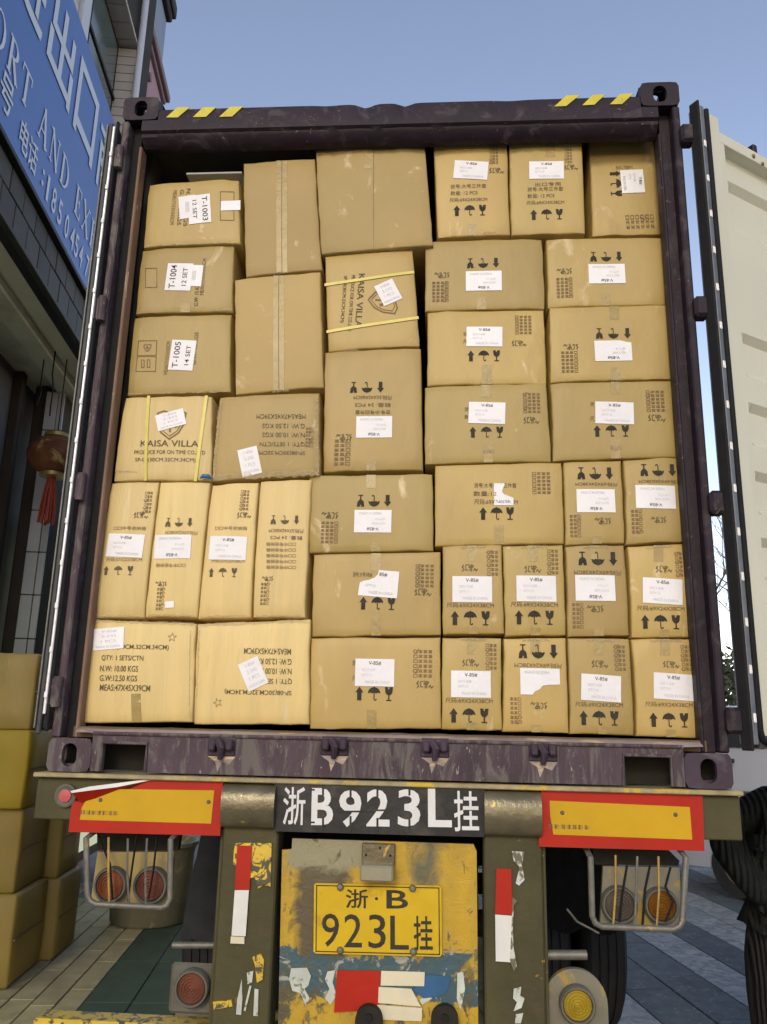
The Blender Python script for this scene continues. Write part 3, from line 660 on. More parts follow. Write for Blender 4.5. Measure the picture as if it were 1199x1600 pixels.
# red and yellow boards
def redboard(outer, inner, rivs, txt, par, fold=None):
    b = obj('warning_board', yprism(pxpoly(outer, -.012), -.012, -.002), REDR, par)
    obj('yellow_field', yprism(pxpoly(inner, -.014), -.014, -.0122), YELR, b)
    for x, y in rivs:
        p = at(x, y, Y=-.016); bm = bmesh.new(); lathe(bm, [(.001, -.019), (.005, -.018), (.0075, -.0142)], (p.x, 0, p.z), 'Y', 10); obj('rivet', bm, RIM, b, 40)
    g = xf(glyph_row(7, .14, .014, random), at(*txt, Y=-.0148).x, at(*txt, Y=-.0148).z, 1, 0)
    obj('board_print', ([(x, -.0148, z) for x, z in g[0]], g[1]), INK2, b)
    return b
rb = redboard([(165, 1252), (205, 1232), (234, 1219), (349, 1218), (344, 1306), (107, 1300), (113, 1250), (128, 1254)], [(135, 1250), (186, 1233), (335, 1235), (330, 1287), (125, 1281), (128, 1262)], [(157, 1250), (326, 1253)], (155, 1270), tr)
# the peeled-back corner: white backing curling over
A = [at(x, y, Y=-.03) for x, y in ((109, 1235), (123, 1254), (148, 1247), (176, 1238), (205, 1228), (236, 1218), (200, 1222), (160, 1227), (130, 1231))]
bm = bmesh.new()
top = [at(x, y, Y=yy) for x, y, yy in ((110, 1236, -.045), (140, 1229, -.04), (180, 1224, -.03), (236, 1217, -.016))]
bot = [at(x, y, Y=yy) for x, y, yy in ((112, 1239, -.05), (142, 1235, -.048), (182, 1230, -.034), (236, 1219, -.018))]
low = [at(x, y, Y=yy) for x, y, yy in ((126, 1254, -.016), (150, 1247, -.016), (184, 1234, -.016), (236, 1219.5, -.0155))]
vv = [bm.verts.new(p) for p in top + bot]
for k in range(3): bm.faces.new((vv[k], vv[k + 1], vv[5 + k], vv[4 + k]))
obj('peeled_backing', bm, WHTR, rb, 60)
bm = bmesh.new(); vv = [bm.verts.new(p + Vector((0, .001, 0))) for p in bot] + [bm.verts.new(p) for p in low]
for k in range(3): bm.faces.new((vv[k], vv[k + 1], vv[5 + k], vv[4 + k]))
obj('peeled_corner', bm, REDR, rb, 60)
redboard([(846, 1233), (1098, 1243), (1101, 1330), (842, 1323)], [(859, 1251), (1078, 1261), (1082, 1312), (865, 1304), (860, 1275)], [(879, 1270), (1056, 1273)], (889, 1292), tr)
p = at(104, 1243, Y=-.004)
bm = bmesh.new(); lathe(bm, [(.040, -.001), (.040, -.014), (.034, -.016), (.026, -.012), (.002, -.011)], (p.x, 0, p.z), 'Y', 24); sm = obj('side_marker', bm, RIM, tr, 35)
bm = bmesh.new(); lathe(bm, [(.022, -.012), (.022, -.017), (.002, -.019)], (p.x, 0, p.z), 'Y', 20); obj('red_reflector', bm, mat('pinkish_red_reflector', (.42, .07, .07), .4, .1, 10), sm, 35)
# yellow centre board
def board_material():
    M = bpy.data.materials.new('worn_painted_board'); M.use_nodes = True; t = M.node_tree; N = t.nodes; L = t.links; b = N['Principled BSDF']
    tc = N.new('ShaderNodeTexCoord'); b.inputs['Roughness'].default_value = .5
    def nz(sc, det=6, ro=.62, dist=.6, stretch=(1, 1, 1), off=0):
        mp = N.new('ShaderNodeMapping'); mp.inputs['Scale'].default_value = stretch; mp.inputs['Location'].default_value = (off, off, off); L.new(tc.outputs['Object'], mp.inputs[0])
        n = N.new('ShaderNodeTexNoise'); n.inputs['Scale'].default_value = sc; n.inputs['Detail'].default_value = det; n.inputs['Roughness'].default_value = ro; n.inputs['Distortion'].default_value = dist; L.new(mp.outputs[0], n.inputs['Vector']); return n.outputs['Fac']
    def mth(op, a, c, clamp=False):
        x = N.new('ShaderNodeMath'); x.operation = op; x.use_clamp = clamp
        for v, k in ((a, 0), (c, 1)):
            if hasattr(v, 'node'): L.new(v, x.inputs[k])
            else: x.inputs[k].default_value = v
        return x.outputs[0]
    sp = N.new('ShaderNodeSeparateXYZ'); L.new(tc.outputs['Object'], sp.inputs[0])
    wob = mth('MULTIPLY', mth('SUBTRACT', nz(9, 6, .6, .8), .5), .16); wob2 = mth('MULTIPLY', mth('SUBTRACT', nz(7, 6, .65, .8, off=5), .5), .22)
    X = mth('ADD', sp.outputs[0], wob); Z = mth('ADD', sp.outputs[2], wob2)
    def sm(v, lo, hi):
        r_ = N.new('ShaderNodeMapRange'); r_.inputs['From Min'].default_value = lo; r_.inputs['From Max'].default_value = hi; L.new(v, r_.inputs[0]); return r_.outputs[0]
    def boxm(x0, x1, z0, z1, e=.012):
        return mth('MULTIPLY', mth('MULTIPLY', sm(X, x0, x0 + e), sm(X, x1, x1 - e)), mth('MULTIPLY', sm(Z, z0, z0 + e), sm(Z, z1, z1 - e)))
    def mix(f, a, c):
        x = N.new('ShaderNodeMix'); x.data_type = 'RGBA'; L.new(f, x.inputs[0])
        for v, k in ((a, 6), (c, 7)):
            if hasattr(v, 'node'): L.new(v, x.inputs[k])
            else: x.inputs[k].default_value = (*v, 1)
        return x.outputs[2]
    c = mix(sm(nz(4, stretch=(2, 1, .7)), .35, .65), (.46, .29, .010), (.36, .235, .018))
    c = mix(boxm(-.30, -.09, .83, 1.18, .03), c, (.085, .065, .028))          # bare brown metal left of the plate
    c = mix(boxm(-.34, .02, 1.13, 1.34, .03), c, (.24, .225, .13))            # chalky wash along the top
    c = mix(boxm(.10, .22, 1.06, 1.34, .05), c, (.11, .10, .05))
    c = mix(mth('MULTIPLY', sm(nz(13, 8, .7, 1.2, (1, 1, .5)), .585, .61), sm(nz(3, off=9), .42, .56)), c, (.10, .085, .035))
    c = mix(mth('MULTIPLY', boxm(-.50, .50, .738, .885, .01), sm(nz(6, 7, .6, 1.0, off=3), .36, .42)), c, (.035, .080, .095))
    c = mix(mth('MULTIPLY', boxm(-.50, .50, .74, .90, .03), sm(nz(12, 8, .7, 1.0, off=7), .58, .60)), c, (.30, .31, .25))
    c = mix(mth('MULTIPLY', sm(sp.outputs[2], .92, .80), sm(nz(10, 8, .7, .5, off=11), .53, .58)), c, (.075, .065, .03))   # splashed road dirt
    L.new(c, b.inputs['Base Color'])
    bp = N.new('ShaderNodeBump'); bp.inputs['Strength'].default_value = .35; bp.inputs['Distance'].default_value = .01; L.new(nz(22), bp.inputs['Height']); L.new(bp.outputs[0], b.inputs['Normal'])
    return M
cbd = obj('centre_board', yprism(pxpoly([(457, 1310), (740, 1319), (745, 1330), (748, 1640), (434, 1640), (441, 1328), (456, 1327)], .03), .03, .045), board_material(), tr)
pxquad('red_block', [(527, 1516), (595, 1517), (592, 1578), (522, 1582)], .024, REDR, tr)
pxquad('cream_block', [(596, 1517), (664, 1519), (663, 1541), (595, 1540)], .0235, CREAMB, tr)
pxquad('cream_block', [(592, 1542), (643, 1545), (658, 1573), (591, 1567)], .0235, CREAMB, tr)
pxquad('cream_block', [(590, 1570), (660, 1575), (659, 1596), (592, 1593)], .0235, CREAMB, tr)
pxquad('blue_block', [(668, 1523), (704, 1526), (700, 1548), (690, 1556), (662, 1560), (645, 1546)], .0255, BLUEB, tr)
for s_ in ([(455, 1513), (480, 1512), (486, 1525), (482, 1540), (476, 1545), (484, 1560), (478, 1572), (470, 1552), (457, 1548), (452, 1530)], [(512, 1518), (524, 1516), (520, 1535), (526, 1555), (517, 1570), (508, 1560), (515, 1545), (508, 1530)], [(656, 1562), (668, 1556), (676, 1560), (660, 1570)], [(715, 1520), (724, 1519), (727, 1545), (720, 1580), (714, 1560)]):
    pxquad('chalk_paint_mark', s_, .0268, WPAINT, tr, .001)
for cx_ in (577, 695):
    c_ = at(cx_, 1592, Y=.01); obj('hinge_lug', yprism([(c_.x + .045 * math.cos(R(a)), c_.z + .045 * math.sin(R(a))) for a in range(0, 181, 12)] + [(c_.x - .045, c_.z - .1), (c_.x + .045, c_.z - .1)], -.01, .02), CHAS, tr)
    bm = bmesh.new(); lathe(bm, [(.012, -.02), (.012, -.008)], (c_.x, 0, c_.z + .01), 'Y', 12); obj('lug_bolt', bm, BLACK, tr)
# number plate with its lamp
lp = thing('number_plate', 'yellow number plate with black characters bolted to the worn yellow board', 'number plate', at(590, 1490, Y=.02))
obj('plate_panel', yprism(pxpoly([(494, 1380), (687, 1384), (690, 1388), (691, 1491), (688, 1495), (494, 1490), (490, 1487), (491, 1383)], .018), .018, .0235), LPLATE, lp)
fr = [(495, 1383.5), (686, 1387.5), (687, 1491.5), (494, 1486.5), (495, 1383.5)]
g_ = stroke(pxpoly(fr, .0172), .0035); obj('plate_border', ([(x, .0172, z) for x, z in g_[0]], g_[1]), INK, lp)
for ch, xl, xr, yc, h, bo in (('浙', 541, 575, 1404, 29, .015), ('·', 586, 591, 1404, 5, .02), ('B', 604, 638, 1405, 29, .02), ('9', 503, 530, 1453, 52, .004), ('2', 538, 566, 1454, 52, .004), ('3', 576, 603, 1455, 53, .004), ('L', 610, 639, 1457, 53, .004), ('挂', 647, 676, 1458, 53, .015)):
    board_text(ch, ((xl, yc), (xr, yc + .4), h), .0172, INK, lp, bo, 'plate_character')
for x, y in ((532, 1386), (645, 1388), (532, 1485), (646, 1487)):
    p = at(x, y, Y=.016); bm = bmesh.new(); lathe(bm, [(.012, .0175), (.012, .012), (.008, .007), (.001, .006)], (p.x, 0, p.z), 'Y', 14); obj('plate_bolt', bm, ROD, lp, 40)
a_ = at(566, 1317, Y=.01); b_ = at(617, 1352, Y=.01)
LB = obj('plate_lamp', box(a_.x, b_.x, .008, .0265, b_.z, a_.z, .003), HOUS, tr)
a_ = at(564, 1350, Y=-.02); b_ = at(615, 1377, Y=-.02)
obj('lamp_cover', box(a_.x, b_.x, -.05, .0225, b_.z, a_.z, .006), mat('lamp_cover_beige', (.25, .23, .15), .4, .1, 10), LB)
for x, y in ((572, 1336), (610, 1337), (594, 1325)):
    p = at(x, y, Y=.006); bm = bmesh.new(); lathe(bm, [(.004, .009), (.004, .005)], (p.x, 0, p.z), 'Y', 8); obj('screw', bm, BLACK, LB)
# tail lamp clusters with guard cages
def lamp(px, py, rpx, Y, lens, par, rim=RIM, nm='tail_lamp'):
    p = at(px, py, Y=Y); r = (at(px + rpx, py, Y=Y) - p).length
    bm = bmesh.new(); lathe(bm, [(r, 0), (r, -.028), (r * .93, -.036), (r * .84, -.036), (r * .80, -.024), (.002, -.022)], (p.x, Y, p.z), 'Y', 32)
    o = obj(nm, bm, rim, par, 35)
    prof = [(r * .80, -.022)]
    n = 5
    for k in range(n, 0, -1): prof += [(r * .78 * k / n, -.030 - .006 * (1 - k / n)), (r * .78 * (k - .45) / n, -.036 - .006 * (1 - k / n)), (r * .78 * (k - .85) / n + .001, -.029 - .006 * (1 - k / n))]
    bm = bmesh.new(); lathe(bm, prof, (p.x, Y, p.z), 'Y', 32); obj('lens', bm, lens, o, 20)
def cage(pts, wires, Y, par):
    P = [at(x, y, Y=Y) for x, y in pts]
    pp = [P[0] + Vector((0, .10, .02)), P[0]]
    for i in (1, 2):
        a, b, c = P[i - 1], P[i], P[i + 1]; d1 = (a - b).normalized() * .03; d2 = (c - b).normalized() * .03
        pp += [b + d1, b + (d1 + d2) * .32, b + d2]
    pp += [P[3], P[3] + Vector((0, .10, .02))]
    bm = bmesh.new(); tube(bm, pp, .0105, 10); o = obj('lamp_guard', bm, ROD, par, 50)
    for (x0, y0), (x1, y1) in wires:
        a = at(x0, y0, Y=Y + .004); b = at(x1, y1, Y=Y + .004); mid = (a + b) / 2 + Vector((random.uniform(-.004, .004), -.004, 0))
        bm = bmesh.new(); tube(bm, [a, mid, b], .0042, 6); obj('guard_wire', bm, WIRE if random.random() < .75 else ROD, o, 60)
YL = .10
obj('lamp_plate', yprism(pxpoly([(156, 1330), (275, 1330), (268, 1412), (145, 1410)], YL + .02), YL, YL + .02), LPLT, tr)
obj('lamp_bracket', yprism(pxpoly([(152, 1300), (282, 1302), (278, 1329), (152, 1329)], YL + .03), YL + .03, YL + .06), CHAS, tr)
lamp(177, 1381, 26, YL, LENSR, tr); lamp(239, 1382, 27, YL, LENSD, tr)
cage([(135, 1310), (137, 1412), (266, 1419), (267, 1312)], [((170, 1308), (171, 1414)), ((200, 1310), (202, 1416)), ((230, 1310), (228, 1416))], -.03, tr)
obj('lamp_plate', yprism(pxpoly([(941, 1352), (1060, 1354), (1062, 1450), (936, 1446)], YL + .02), YL, YL + .02), LPLTD, tr)
obj('lamp_bracket', yprism(pxpoly([(925, 1322), (1045, 1328), (1062, 1345), (1060, 1353), (930, 1351)], YL + .03), YL + .03, YL + .06), CHAS, tr)
lamp(966, 1412, 28, YL, LENSG, tr); lamp(1031, 1413, 27, YL, LENSA, tr)
cage([(923, 1340), (926, 1447), (1066, 1453), (1072, 1340)], [((962, 1336), (958, 1450)), ((996, 1338), (992, 1450)), ((1029, 1338), (1026, 1450))], -.03, tr)
# cable loops behind guards
for pts in ([(152, 1300), (172, 1350), (176, 1405)], [(215, 1300), (206, 1360), (200, 1408)], [(246, 1305), (240, 1360), (232, 1405)], [(980, 1352), (972, 1400), (968, 1440)], [(1016, 1352), (1008, 1390), (1004, 1448)], [(1048, 1355), (1040, 1385), (1052, 1410), (1040, 1440)], [(886, 1420), (902, 1440), (925, 1452), (936, 1458)]):
    bm = bmesh.new(); tube(bm, [at(x, y, Y=.03) for x, y in pts], .004, 6); obj('cable', bm, BLACK if pts[0][0] != 886 else ROD, tr, 60)
# lower lamps, side pins and the yellow bumper bar
lamp(303, 1541, 27, .06, LENSD, tr, nm='lower_lamp')
a_ = at(270, 1502, Y=.08); b_ = at(336, 1575, Y=.08); obj('lower_bracket', box(a_.x, b_.x, .065, .085, b_.z - .02, a_.z, .01), RIM, tr)
c_ = at(900, 1568, Y=.05); rr_ = .105
obj('lower_bracket', yprism([(c_.x + rr_ * math.cos(R(a)), c_.z + rr_ * math.sin(R(a))) for a in range(0, 181, 10)] + [(c_.x - rr_, c_.z - .2), (c_.x + rr_, c_.z - .2)], .05, .075), LPLTD, tr)
lamp(901, 1567, 28, .045, LENSY, tr, nm='lower_lamp')
for (x0, x1, y, r_) in ((270, 336, 1477, .011), (844, 917, 1492, .016)):
    bm = bmesh.new(); tube(bm, [at(x0, y, Y=.08), at(x1, y, Y=.08)], r_, 12); obj('cross_rod', bm, ROD, tr, 50)
obj('underrun_bar', box(-1.2, 1.2, .085, .19, .48, .622, .008), YPATCH, tr)
for s in (-1, 1): obj('bar_bracket', box(s * .46 - .04, s * .46 + .04, .191, .23, .55, 1.28, .004), CHAS, tr)
# wheels
for ax in (2.42, 3.75, 5.08):
    bm = bmesh.new(); tube(bm, [(-.72, ax, .5), (.72, ax, .5)], .075, 12); obj('axle', bm, CHAS, tr, 40)
    for s in (-1, 1):
        for k in range(2):
            xo = s * (1.245 - k * .30); xi = xo - s * .26
            bm = bmesh.new(); prof = [(.28, 0), (.44, .012), (.485, .035)]
            for gk in range(4): c0 = .05 + gk * .045; prof += [(.50, c0), (.50, c0 + .033), (.488, c0 + .035), (.488, c0 + .043)]
            prof += [(.485, .225), (.44, .248), (.28, .26)]
            lathe(bm, [(r, min(xo, xi) + h) for r, h in prof], (0, ax, .5), 'X', 40); wh = obj('wheel', bm, TYRE, tr, 30)
            bm = bmesh.new(); lathe(bm, [(.27, min(xo, xi) + .03), (.275, min(xo, xi) + .23)], (0, ax, .5), 'X', 24); obj('rim', bm, RIM, wh, 30)
for (xa, xb) in ((-1.17, -.66), (.72, 1.16)):
    bm = bmesh.new(); n = 14; ya = 1.72
    z0_, z1_ = (.50, 1.26) if xa < 0 else (.62, 1.26)
    A = []; B = []
    for k in range(n + 1):
        x = xa + (xb - xa) * k / n; dy = .012 * math.sin(k * 1.9) + .006 * math.sin(k * 4.1)
        xt = x + (.10 * (1 - k / n) if xa < 0 else 0)
        A.append(bm.verts.new((xt, ya + .02, z1_))); B.append(bm.verts.new((x, ya + dy, z0_ + .015 * math.sin(k))))
    for k in range(n): bm.faces.new((B[k], B[k + 1], A[k + 1], A[k]))
    bmesh.ops.solidify(bm, geom=bm.faces, thickness=.008); obj('mud_flap', bm, FLAP if xa < 0 else BLACK, tr, 60)
obj('dark_filler_box', box(-.40, .40, 1.3, 2.0, .75, 1.3, .01), CHAS, tr)  # added dark box, helps keep the space under the trailer black

# ---------------------------------------------------------------- shipping container
Z0 = 1.45; ZT = 4.346; FL = 1.612
ct = thing('shipping_container', 'worn dark purple shipping container, doors open, packed with cartons to the roof', 'container', (0, 6, Z0))
def plate_hole(bm, w, h, hw, hh, f, th, n=28, rc=.02, off=(0, 0)):
    """rounded rectangle plate w x h with an oval hole; f maps (a,b,t) to space"""
    def rr(w, h, r, k):
        a = 2 * math.pi * k / n; c, s = math.cos(a), math.sin(a); q = max(abs(c) / (w / 2), abs(s) / (h / 2)); x, y = c / q, s / q
        if r:
            cx = min(max(x, -w / 2 + r), w / 2 - r); cy = min(max(y, -h / 2 + r), h / 2 - r)
            d = math.hypot(x - cx, y - cy)
            if d > r: x, y = cx + (x - cx) / d * r, cy + (y - cy) / d * r
        return x, y
    R0 = [rr(w, h, rc, k) for k in range(n)]; R1 = [(x + off[0], y + off[1]) for x, y in (rr(hw, hh, min(hw, hh) / 2, k) for k in range(n))]
    L = [[bm.verts.new(f(x, y, t)) for x, y in Q] for Q, t in ((R0, 0), (R1, 0), (R1, th), (R0, th))]
    for i in range(4):
        a, b = L[i], L[(i + 1) % 4]
        for k in range(n): bm.faces.new((a[k], a[(k + 1) % n], b[(k + 1) % n], b[k]))
def casting(sx, top):
    bm = bmesh.new(); w, h, d = .162, .118, .178
    x0 = sx * 1.219; xc = x0 - sx * w / 2; zc = ZT - h / 2 if top else Z0 + h / 2; t = .026
    plate_hole(bm, w, h, .056, .082, lambda a, b, q: Vector((xc + a, q, zc + b)), t, off=(0, 0))
    plate_hole(bm, d - t * 1, h - .004, .08, .052, lambda a, b, q: Vector((x0 - sx * (q + .001), d / 2 + t / 2 + a, zc + b)), t, rc=.004)
    zz = (ZT - .001 if top else Z0 + .001); sg_ = -1 if top else 1
    plate_hole(bm, w - .03, d - t - .004, .062, .11, lambda a, b, q: Vector((xc - sx * .015 + a, d / 2 + t / 2 + b, zz + sg_ * q)), t, rc=.004)
    ix = x0 - sx * w; bx(bm, min(ix, ix + sx * .012), max(ix, ix + sx * .012), t, d, zc - h / 2 + .002, zc + h / 2 - .002)
    bx(bm, xc - w / 2 + .014, xc + w / 2 - .002, d - .012, d, zc - h / 2 + .002, zc + h / 2 - .002)
    zf = Z0 if not top else ZT
    zb_ = (zc - h / 2 if top else zc + h / 2 - .014); bx(bm, xc - w / 2 + .012, xc + w / 2 - .028, t, d - .012, zb_, zb_ + .012)
    bmesh.ops.recalc_face_normals(bm, faces=bm.faces)
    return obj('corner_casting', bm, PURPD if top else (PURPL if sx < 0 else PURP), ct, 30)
for sx in (-1, 1):
    for top in (0, 1): casting(sx, top)
HZ = ZT - .118
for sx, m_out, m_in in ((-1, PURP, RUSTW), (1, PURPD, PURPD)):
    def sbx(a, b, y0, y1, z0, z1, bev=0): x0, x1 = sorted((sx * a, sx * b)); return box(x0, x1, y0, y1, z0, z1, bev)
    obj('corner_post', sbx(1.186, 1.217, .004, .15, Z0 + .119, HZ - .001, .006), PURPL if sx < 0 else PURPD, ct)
    obj('post_recess', sbx(1.143, 1.185, .06, .15, Z0 + .119, HZ - .001), BLACK if sx < 0 else PURPD, ct)  # left recess is coloured black to stand for the shade inside it
    obj('post_inner', sbx(1.128, 1.142, .035, .10, Z0 + .119, 4.117, .004), m_in, ct)
    obj('side_wall', sbx(1.19, 1.214, .151, 12.19, Z0 + .1, ZT - .05), PURP, ct)
    bm = bmesh.new()
    for k in range(40):
        y = .22 + k * .28; x0, x1 = sorted((sx * 1.150, sx * 1.189)); bx(bm, x0, x1, y, y + .14, FL, ZT - .1)
    o = obj('wall_corrugation', bm, INNER, ct); o['kind'] = 'stuff'
    # lashing/hinge lugs
    hzs = [at(1100 if sx > 0 else 150, y, Y=0).z for y in ((213, 483, 787, 1125) if sx > 0 else (250, 485, 762, 1082))]
    for hz in hzs:
        if sx > 0: obj('hinge', box(1.205, 1.262, -.035, .03, hz - .045, hz + .045, .012), PURPD, ct)
        else:
            bm = bmesh.new(); tube(bm, [(-1.205, -.012, hz - .055), (-1.205, -.012, hz + .055)], .017, 14); bx(bm, -1.24, -1.20, -.022, .0, hz - .05, hz + .05, .004); obj('hinge', bm, PURPL, ct, 40)
# header with a pair of dents in its top edge
bm = bmesh.new(); xs = [-1.056 + 2.112 * k / 96 for k in range(97)]
dents = [(-.128, .035, .014), (.045, .03, .012), (-.3, .05, .003), (.5, .06, .003)]
secs = []
for x in xs:
    d_ = sum(a * math.exp(-((x - c) / wd) ** 2) for c, wd, a in dents); lw = .004 * noise.noise(Vector((x * 9, 0, 0))) + .004 * noise.noise(Vector((x * 30, 5, 0)))
    secs.append([(0.008 + d_ * .6, 4.282 - d_), (.004, 4.268 - d_ * .9), (.002, 4.172), (.016, 4.163 + lw), (.02, 4.150 + lw), (.045, 4.128 + lw * 1.4), (.06, 4.118 + lw * 2), (.088, 4.118 + lw), (.088, 4.282)])
V = [[bm.verts.new((x, y, z)) for y, z in s] for x, s in zip(xs, secs)]
for a, b in zip(V, V[1:]):
    for k in range(len(a)): q = (k + 1) % len(a); bm.faces.new((a[k], a[q], b[q], b[k]))
bm.faces.new(V[0]); bm.faces.new(V[-1]); bmesh.ops.recalc_face_normals(bm, faces=bm.faces)
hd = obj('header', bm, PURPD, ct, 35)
for s in (-1, 1):
    bm = bmesh.new(); prism(bm, [(.004, 4.226), (.002, 4.172), (.016, 4.163), (.02, 4.150), (.045, 4.128), (.06, 4.118), (.088, 4.118), (.088, 4.226)], lambda y, z: Vector((s * 1.0562, y, z)), lambda y, z: Vector((s * 1.127, y, z))); obj('header_end', bm, PURPD, ct)
for q in ([(260, 184), (278, 184), (297, 168), (278, 168)], [(302, 183.5), (322, 183), (338, 168), (318, 168)], [(343, 183), (363, 182.5), (380, 167), (360, 167.5)], [(866, 167), (885, 166), (906, 149), (885, 150)], [(910, 165), (929, 164), (946, 148), (926, 149)], [(953, 163.5), (972, 163), (990, 146.5), (970, 147)]):
    obj('hazard_stripe', yprism(pxpoly(q, .0015), -.001, .003), YSTR, hd)
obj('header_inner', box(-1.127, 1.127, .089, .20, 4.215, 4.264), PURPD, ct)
obj('roof', box(-1.19, 1.19, .20, 12.19, 4.265, 4.30), INNER, ct)
obj('floor', box(-1.149, 1.149, .04, 12.15, FL - .04, FL - .002), WOODF, ct)
obj('front_wall', box(-1.19, 1.19, 12.15, 12.19, Z0 + .1, 4.264), INNER, ct)
# sill, with pocket openings
def PXX(x, y, Y=0): p = at(x, y, Y=Y); return p.x, p.z
l0 = PXX(158, 1190)[0]; l1 = PXX(228, 1190)[0]; r0 = PXX(975, 1205)[0]; r1 = PXX(1050, 1205)[0]
bm = bmesh.new()
for a, b, zb_ in ((-1.056, l0, Z0 + .004), (l0, l1, Z0 + .105), (l1, r0, Z0 + .004), (r0, r1, Z0 + .105), (r1, 1.056, Z0 + .004)):
    bx(bm, a, b, 0.002, .03, zb_, Z0 + .138)
obj('sill', bm, PURPL, ct)
bm = bmesh.new(); tube(bm, [(-1.056, .0, Z0 + .137), (1.056, .0, Z0 + .137)], .007, 8); obj('sill_edge', bm, PURPL, ct, 40)
for a, b in ((l0, l1), (r0, r1)):
    bm = bmesh.new(); tube(bm, [(a, .001, Z0 + .005), (a, .001, Z0 + .105), (b, .001, Z0 + .105), (b, .001, Z0 + .005)], .007, 8); obj('pocket_rim', bm, PURPL, ct, 40)
obj('sill_under', box(-1.2, 1.2, .12, .16, Z0 + .004, Z0 + .12), CHAS, ct)
bm = bmesh.new(); nx = 90
for k in range(nx):
    xa = -1.126 + 2.252 * k / nx; xb = -1.126 + 2.252 * (k + 1) / nx
rows = [(.002, Z0 + .138), (.012, Z0 + .146), (.05, Z0 + .158), (.16, FL - .001)]
VV = [[bm.verts.new((-1.126 + 2.252 * k / nx, y, z + .003 * noise.noise(Vector((k * .35, y * 30, 0))))) for k in range(nx + 1)] for y, z in rows]
for a, b in zip(VV, VV[1:]):
    for k in range(nx): bm.faces.new((a[k], a[k + 1], b[k + 1], b[k]))
obj('threshold', bm, SCUFF, ct, 60)
for kx, ky in ((346, 1168), (523, 1167), (680, 1170), (849, 1176)):
    p = at(kx, ky, Y=-.01)
    bm = bmesh.new(); bx(bm, p.x - .045, p.x - .018, -.035, .002, p.z - .012, p.z + .028, .006); bx(bm, p.x + .018, p.x + .045, -.035, .002, p.z - .010, p.z + .030, .006)
    bx(bm, p.x - .05, p.x + .05, -.006, .003, p.z - .03, p.z + .036, .004); tube(bm, [(p.x - .012, -.018, p.z + .026), (p.x + .004, -.024, p.z), (p.x - .002, -.012, p.z - .04)], [.014, .016, .009], 8)
    kp = obj('cam_keeper', bm, PURP, ct, 40)
    bm = bmesh.new(); lathe(bm, [(.013, -.0075), (.013, -.006)], (p.x - .02, 0, p.z - .004), 'Y', 12); obj('keeper_hole', bm, BLACK, kp)
    obj('rust_scar', yprism([(p.x - .05, p.z - .031), (p.x - .02, p.z - .05), (p.x - .012, p.z - .085), (p.x + .004, p.z - .05), (p.x + .03, p.z - .06), (p.x + .05, p.z - .031)], .0005, .003), SCUFF, kp)
# doors
def leaf(hinge, ang, flip, name, m_panel):
    """hinge (x,y); ang: direction the leaf runs; inner face on the n side"""
    ds = Vector((math.cos(ang), math.sin(ang), 0)); n = Vector((math.sin(ang), -math.cos(ang), 0)) * flip
    H = Vector((hinge[0], hinge[1], 0)); M = Matrix.Identity(4)
    for i in range(3): M[i][0] = ds[i]; M[i][1] = n[i]; M[i][3] = H[i]
    return M
def lb(M, s0, s1, t0, t1, z0, z1, bev=0):
    bm = bmesh.new(); bx(bm, s0, s1, t0, t1, z0, z1, bev, M); bmesh.ops.recalc_face_normals(bm, faces=bm.faces); return bm
DZ0, DZ1, DW_ = 1.600, 4.185, 1.165
M = leaf((1.262, -.035), R(34.5), 1, 'r', CREAM)
dr = obj('door', lb(M, .05, DW_, -.06, -.040, DZ0, DZ1, .003), PURPD, ct)
# pressed panel profile (z, depth) from the positions of the bands in the photo
def door_z(px, py):
    q = ray(px, py); nn = Vector((M[0][1], M[1][1], 0)); Hh = Vector((M[0][3], M[1][3], 0)) ; t = (Hh - CAM).dot(nn) / q.dot(nn); return (CAM + q * t).z
bands = []
for ya, yb in ((232, 257), (292, 345)): bands.append((door_z(1130, yb), door_z(1130, ya)))
for ya, yb in ((530, 575), (636, 680), (742, 786), (846, 888), (948, 988), (1048, 1084)): bands.append((door_z(1152, yb), door_z(1152, ya)))
prof = [(DZ0 + .03, .012)]
for z0_, z1_ in sorted(bands):
    dp_ = -.034 if z0_ > 3.7 else -.012
    prof += [(z0_ - .03, .012), (z0_, dp_), (z1_, dp_), (z1_ + (.008 if z0_ > 3.7 else .03), .012)]
prof += [(DZ1 - .12, .012)]
bm = bmesh.new(); cols = []
for s, k in ((.058, 0), (.165, 0), (.19, 1), (DW_ - .13, 1), (DW_ - .105, 0), (DW_ - .04, 0)):
    cols.append([bm.verts.new(M @ Vector((s, (d if k else .012), z))) for z, d in prof])
for a, b in zip(cols, cols[1:]):
    for k in range(len(a) - 1): bm.faces.new((a[k], a[k + 1], b[k + 1], b[k]))
bmesh.ops.recalc_face_normals(bm, faces=bm.faces)
obj('door_lining', bm, CREAM, dr, 25)
obj('top_rail', lb(M, .058, DW_ - .04, -.004, .012, DZ1 - .119, DZ1 - .075), CREAM, dr)
obj('top_rail', lb(M, .165, DW_ - .1, -.035, -.030, DZ1 - .074, DZ1 - .015), CREAM, dr)
obj('hinge_stile', lb(M, .058, .13, -.035, .02, DZ0 + .03, DZ1 - .012, .002), CREAM, dr)
for s, z in ((.36, DZ1 - .10), (.42, DZ1 - .115)):
    bm = bmesh.new(); bx(bm, s - .008, s + .008, .012, .02, z - .008, z + .008, .003, M); obj('bolt_hole', bm, INK2, dr)
obj('gasket_lip', lb(M, -.006, .007, -.02, .026, DZ0 - .02, DZ1 + .02, .004), BLACK, dr)
obj('retainer_strip', lb(M, .008, .034, -.035, .024, DZ0 + .0, DZ1 + .0, .003), ALU_D, dr)
bm = bmesh.new()
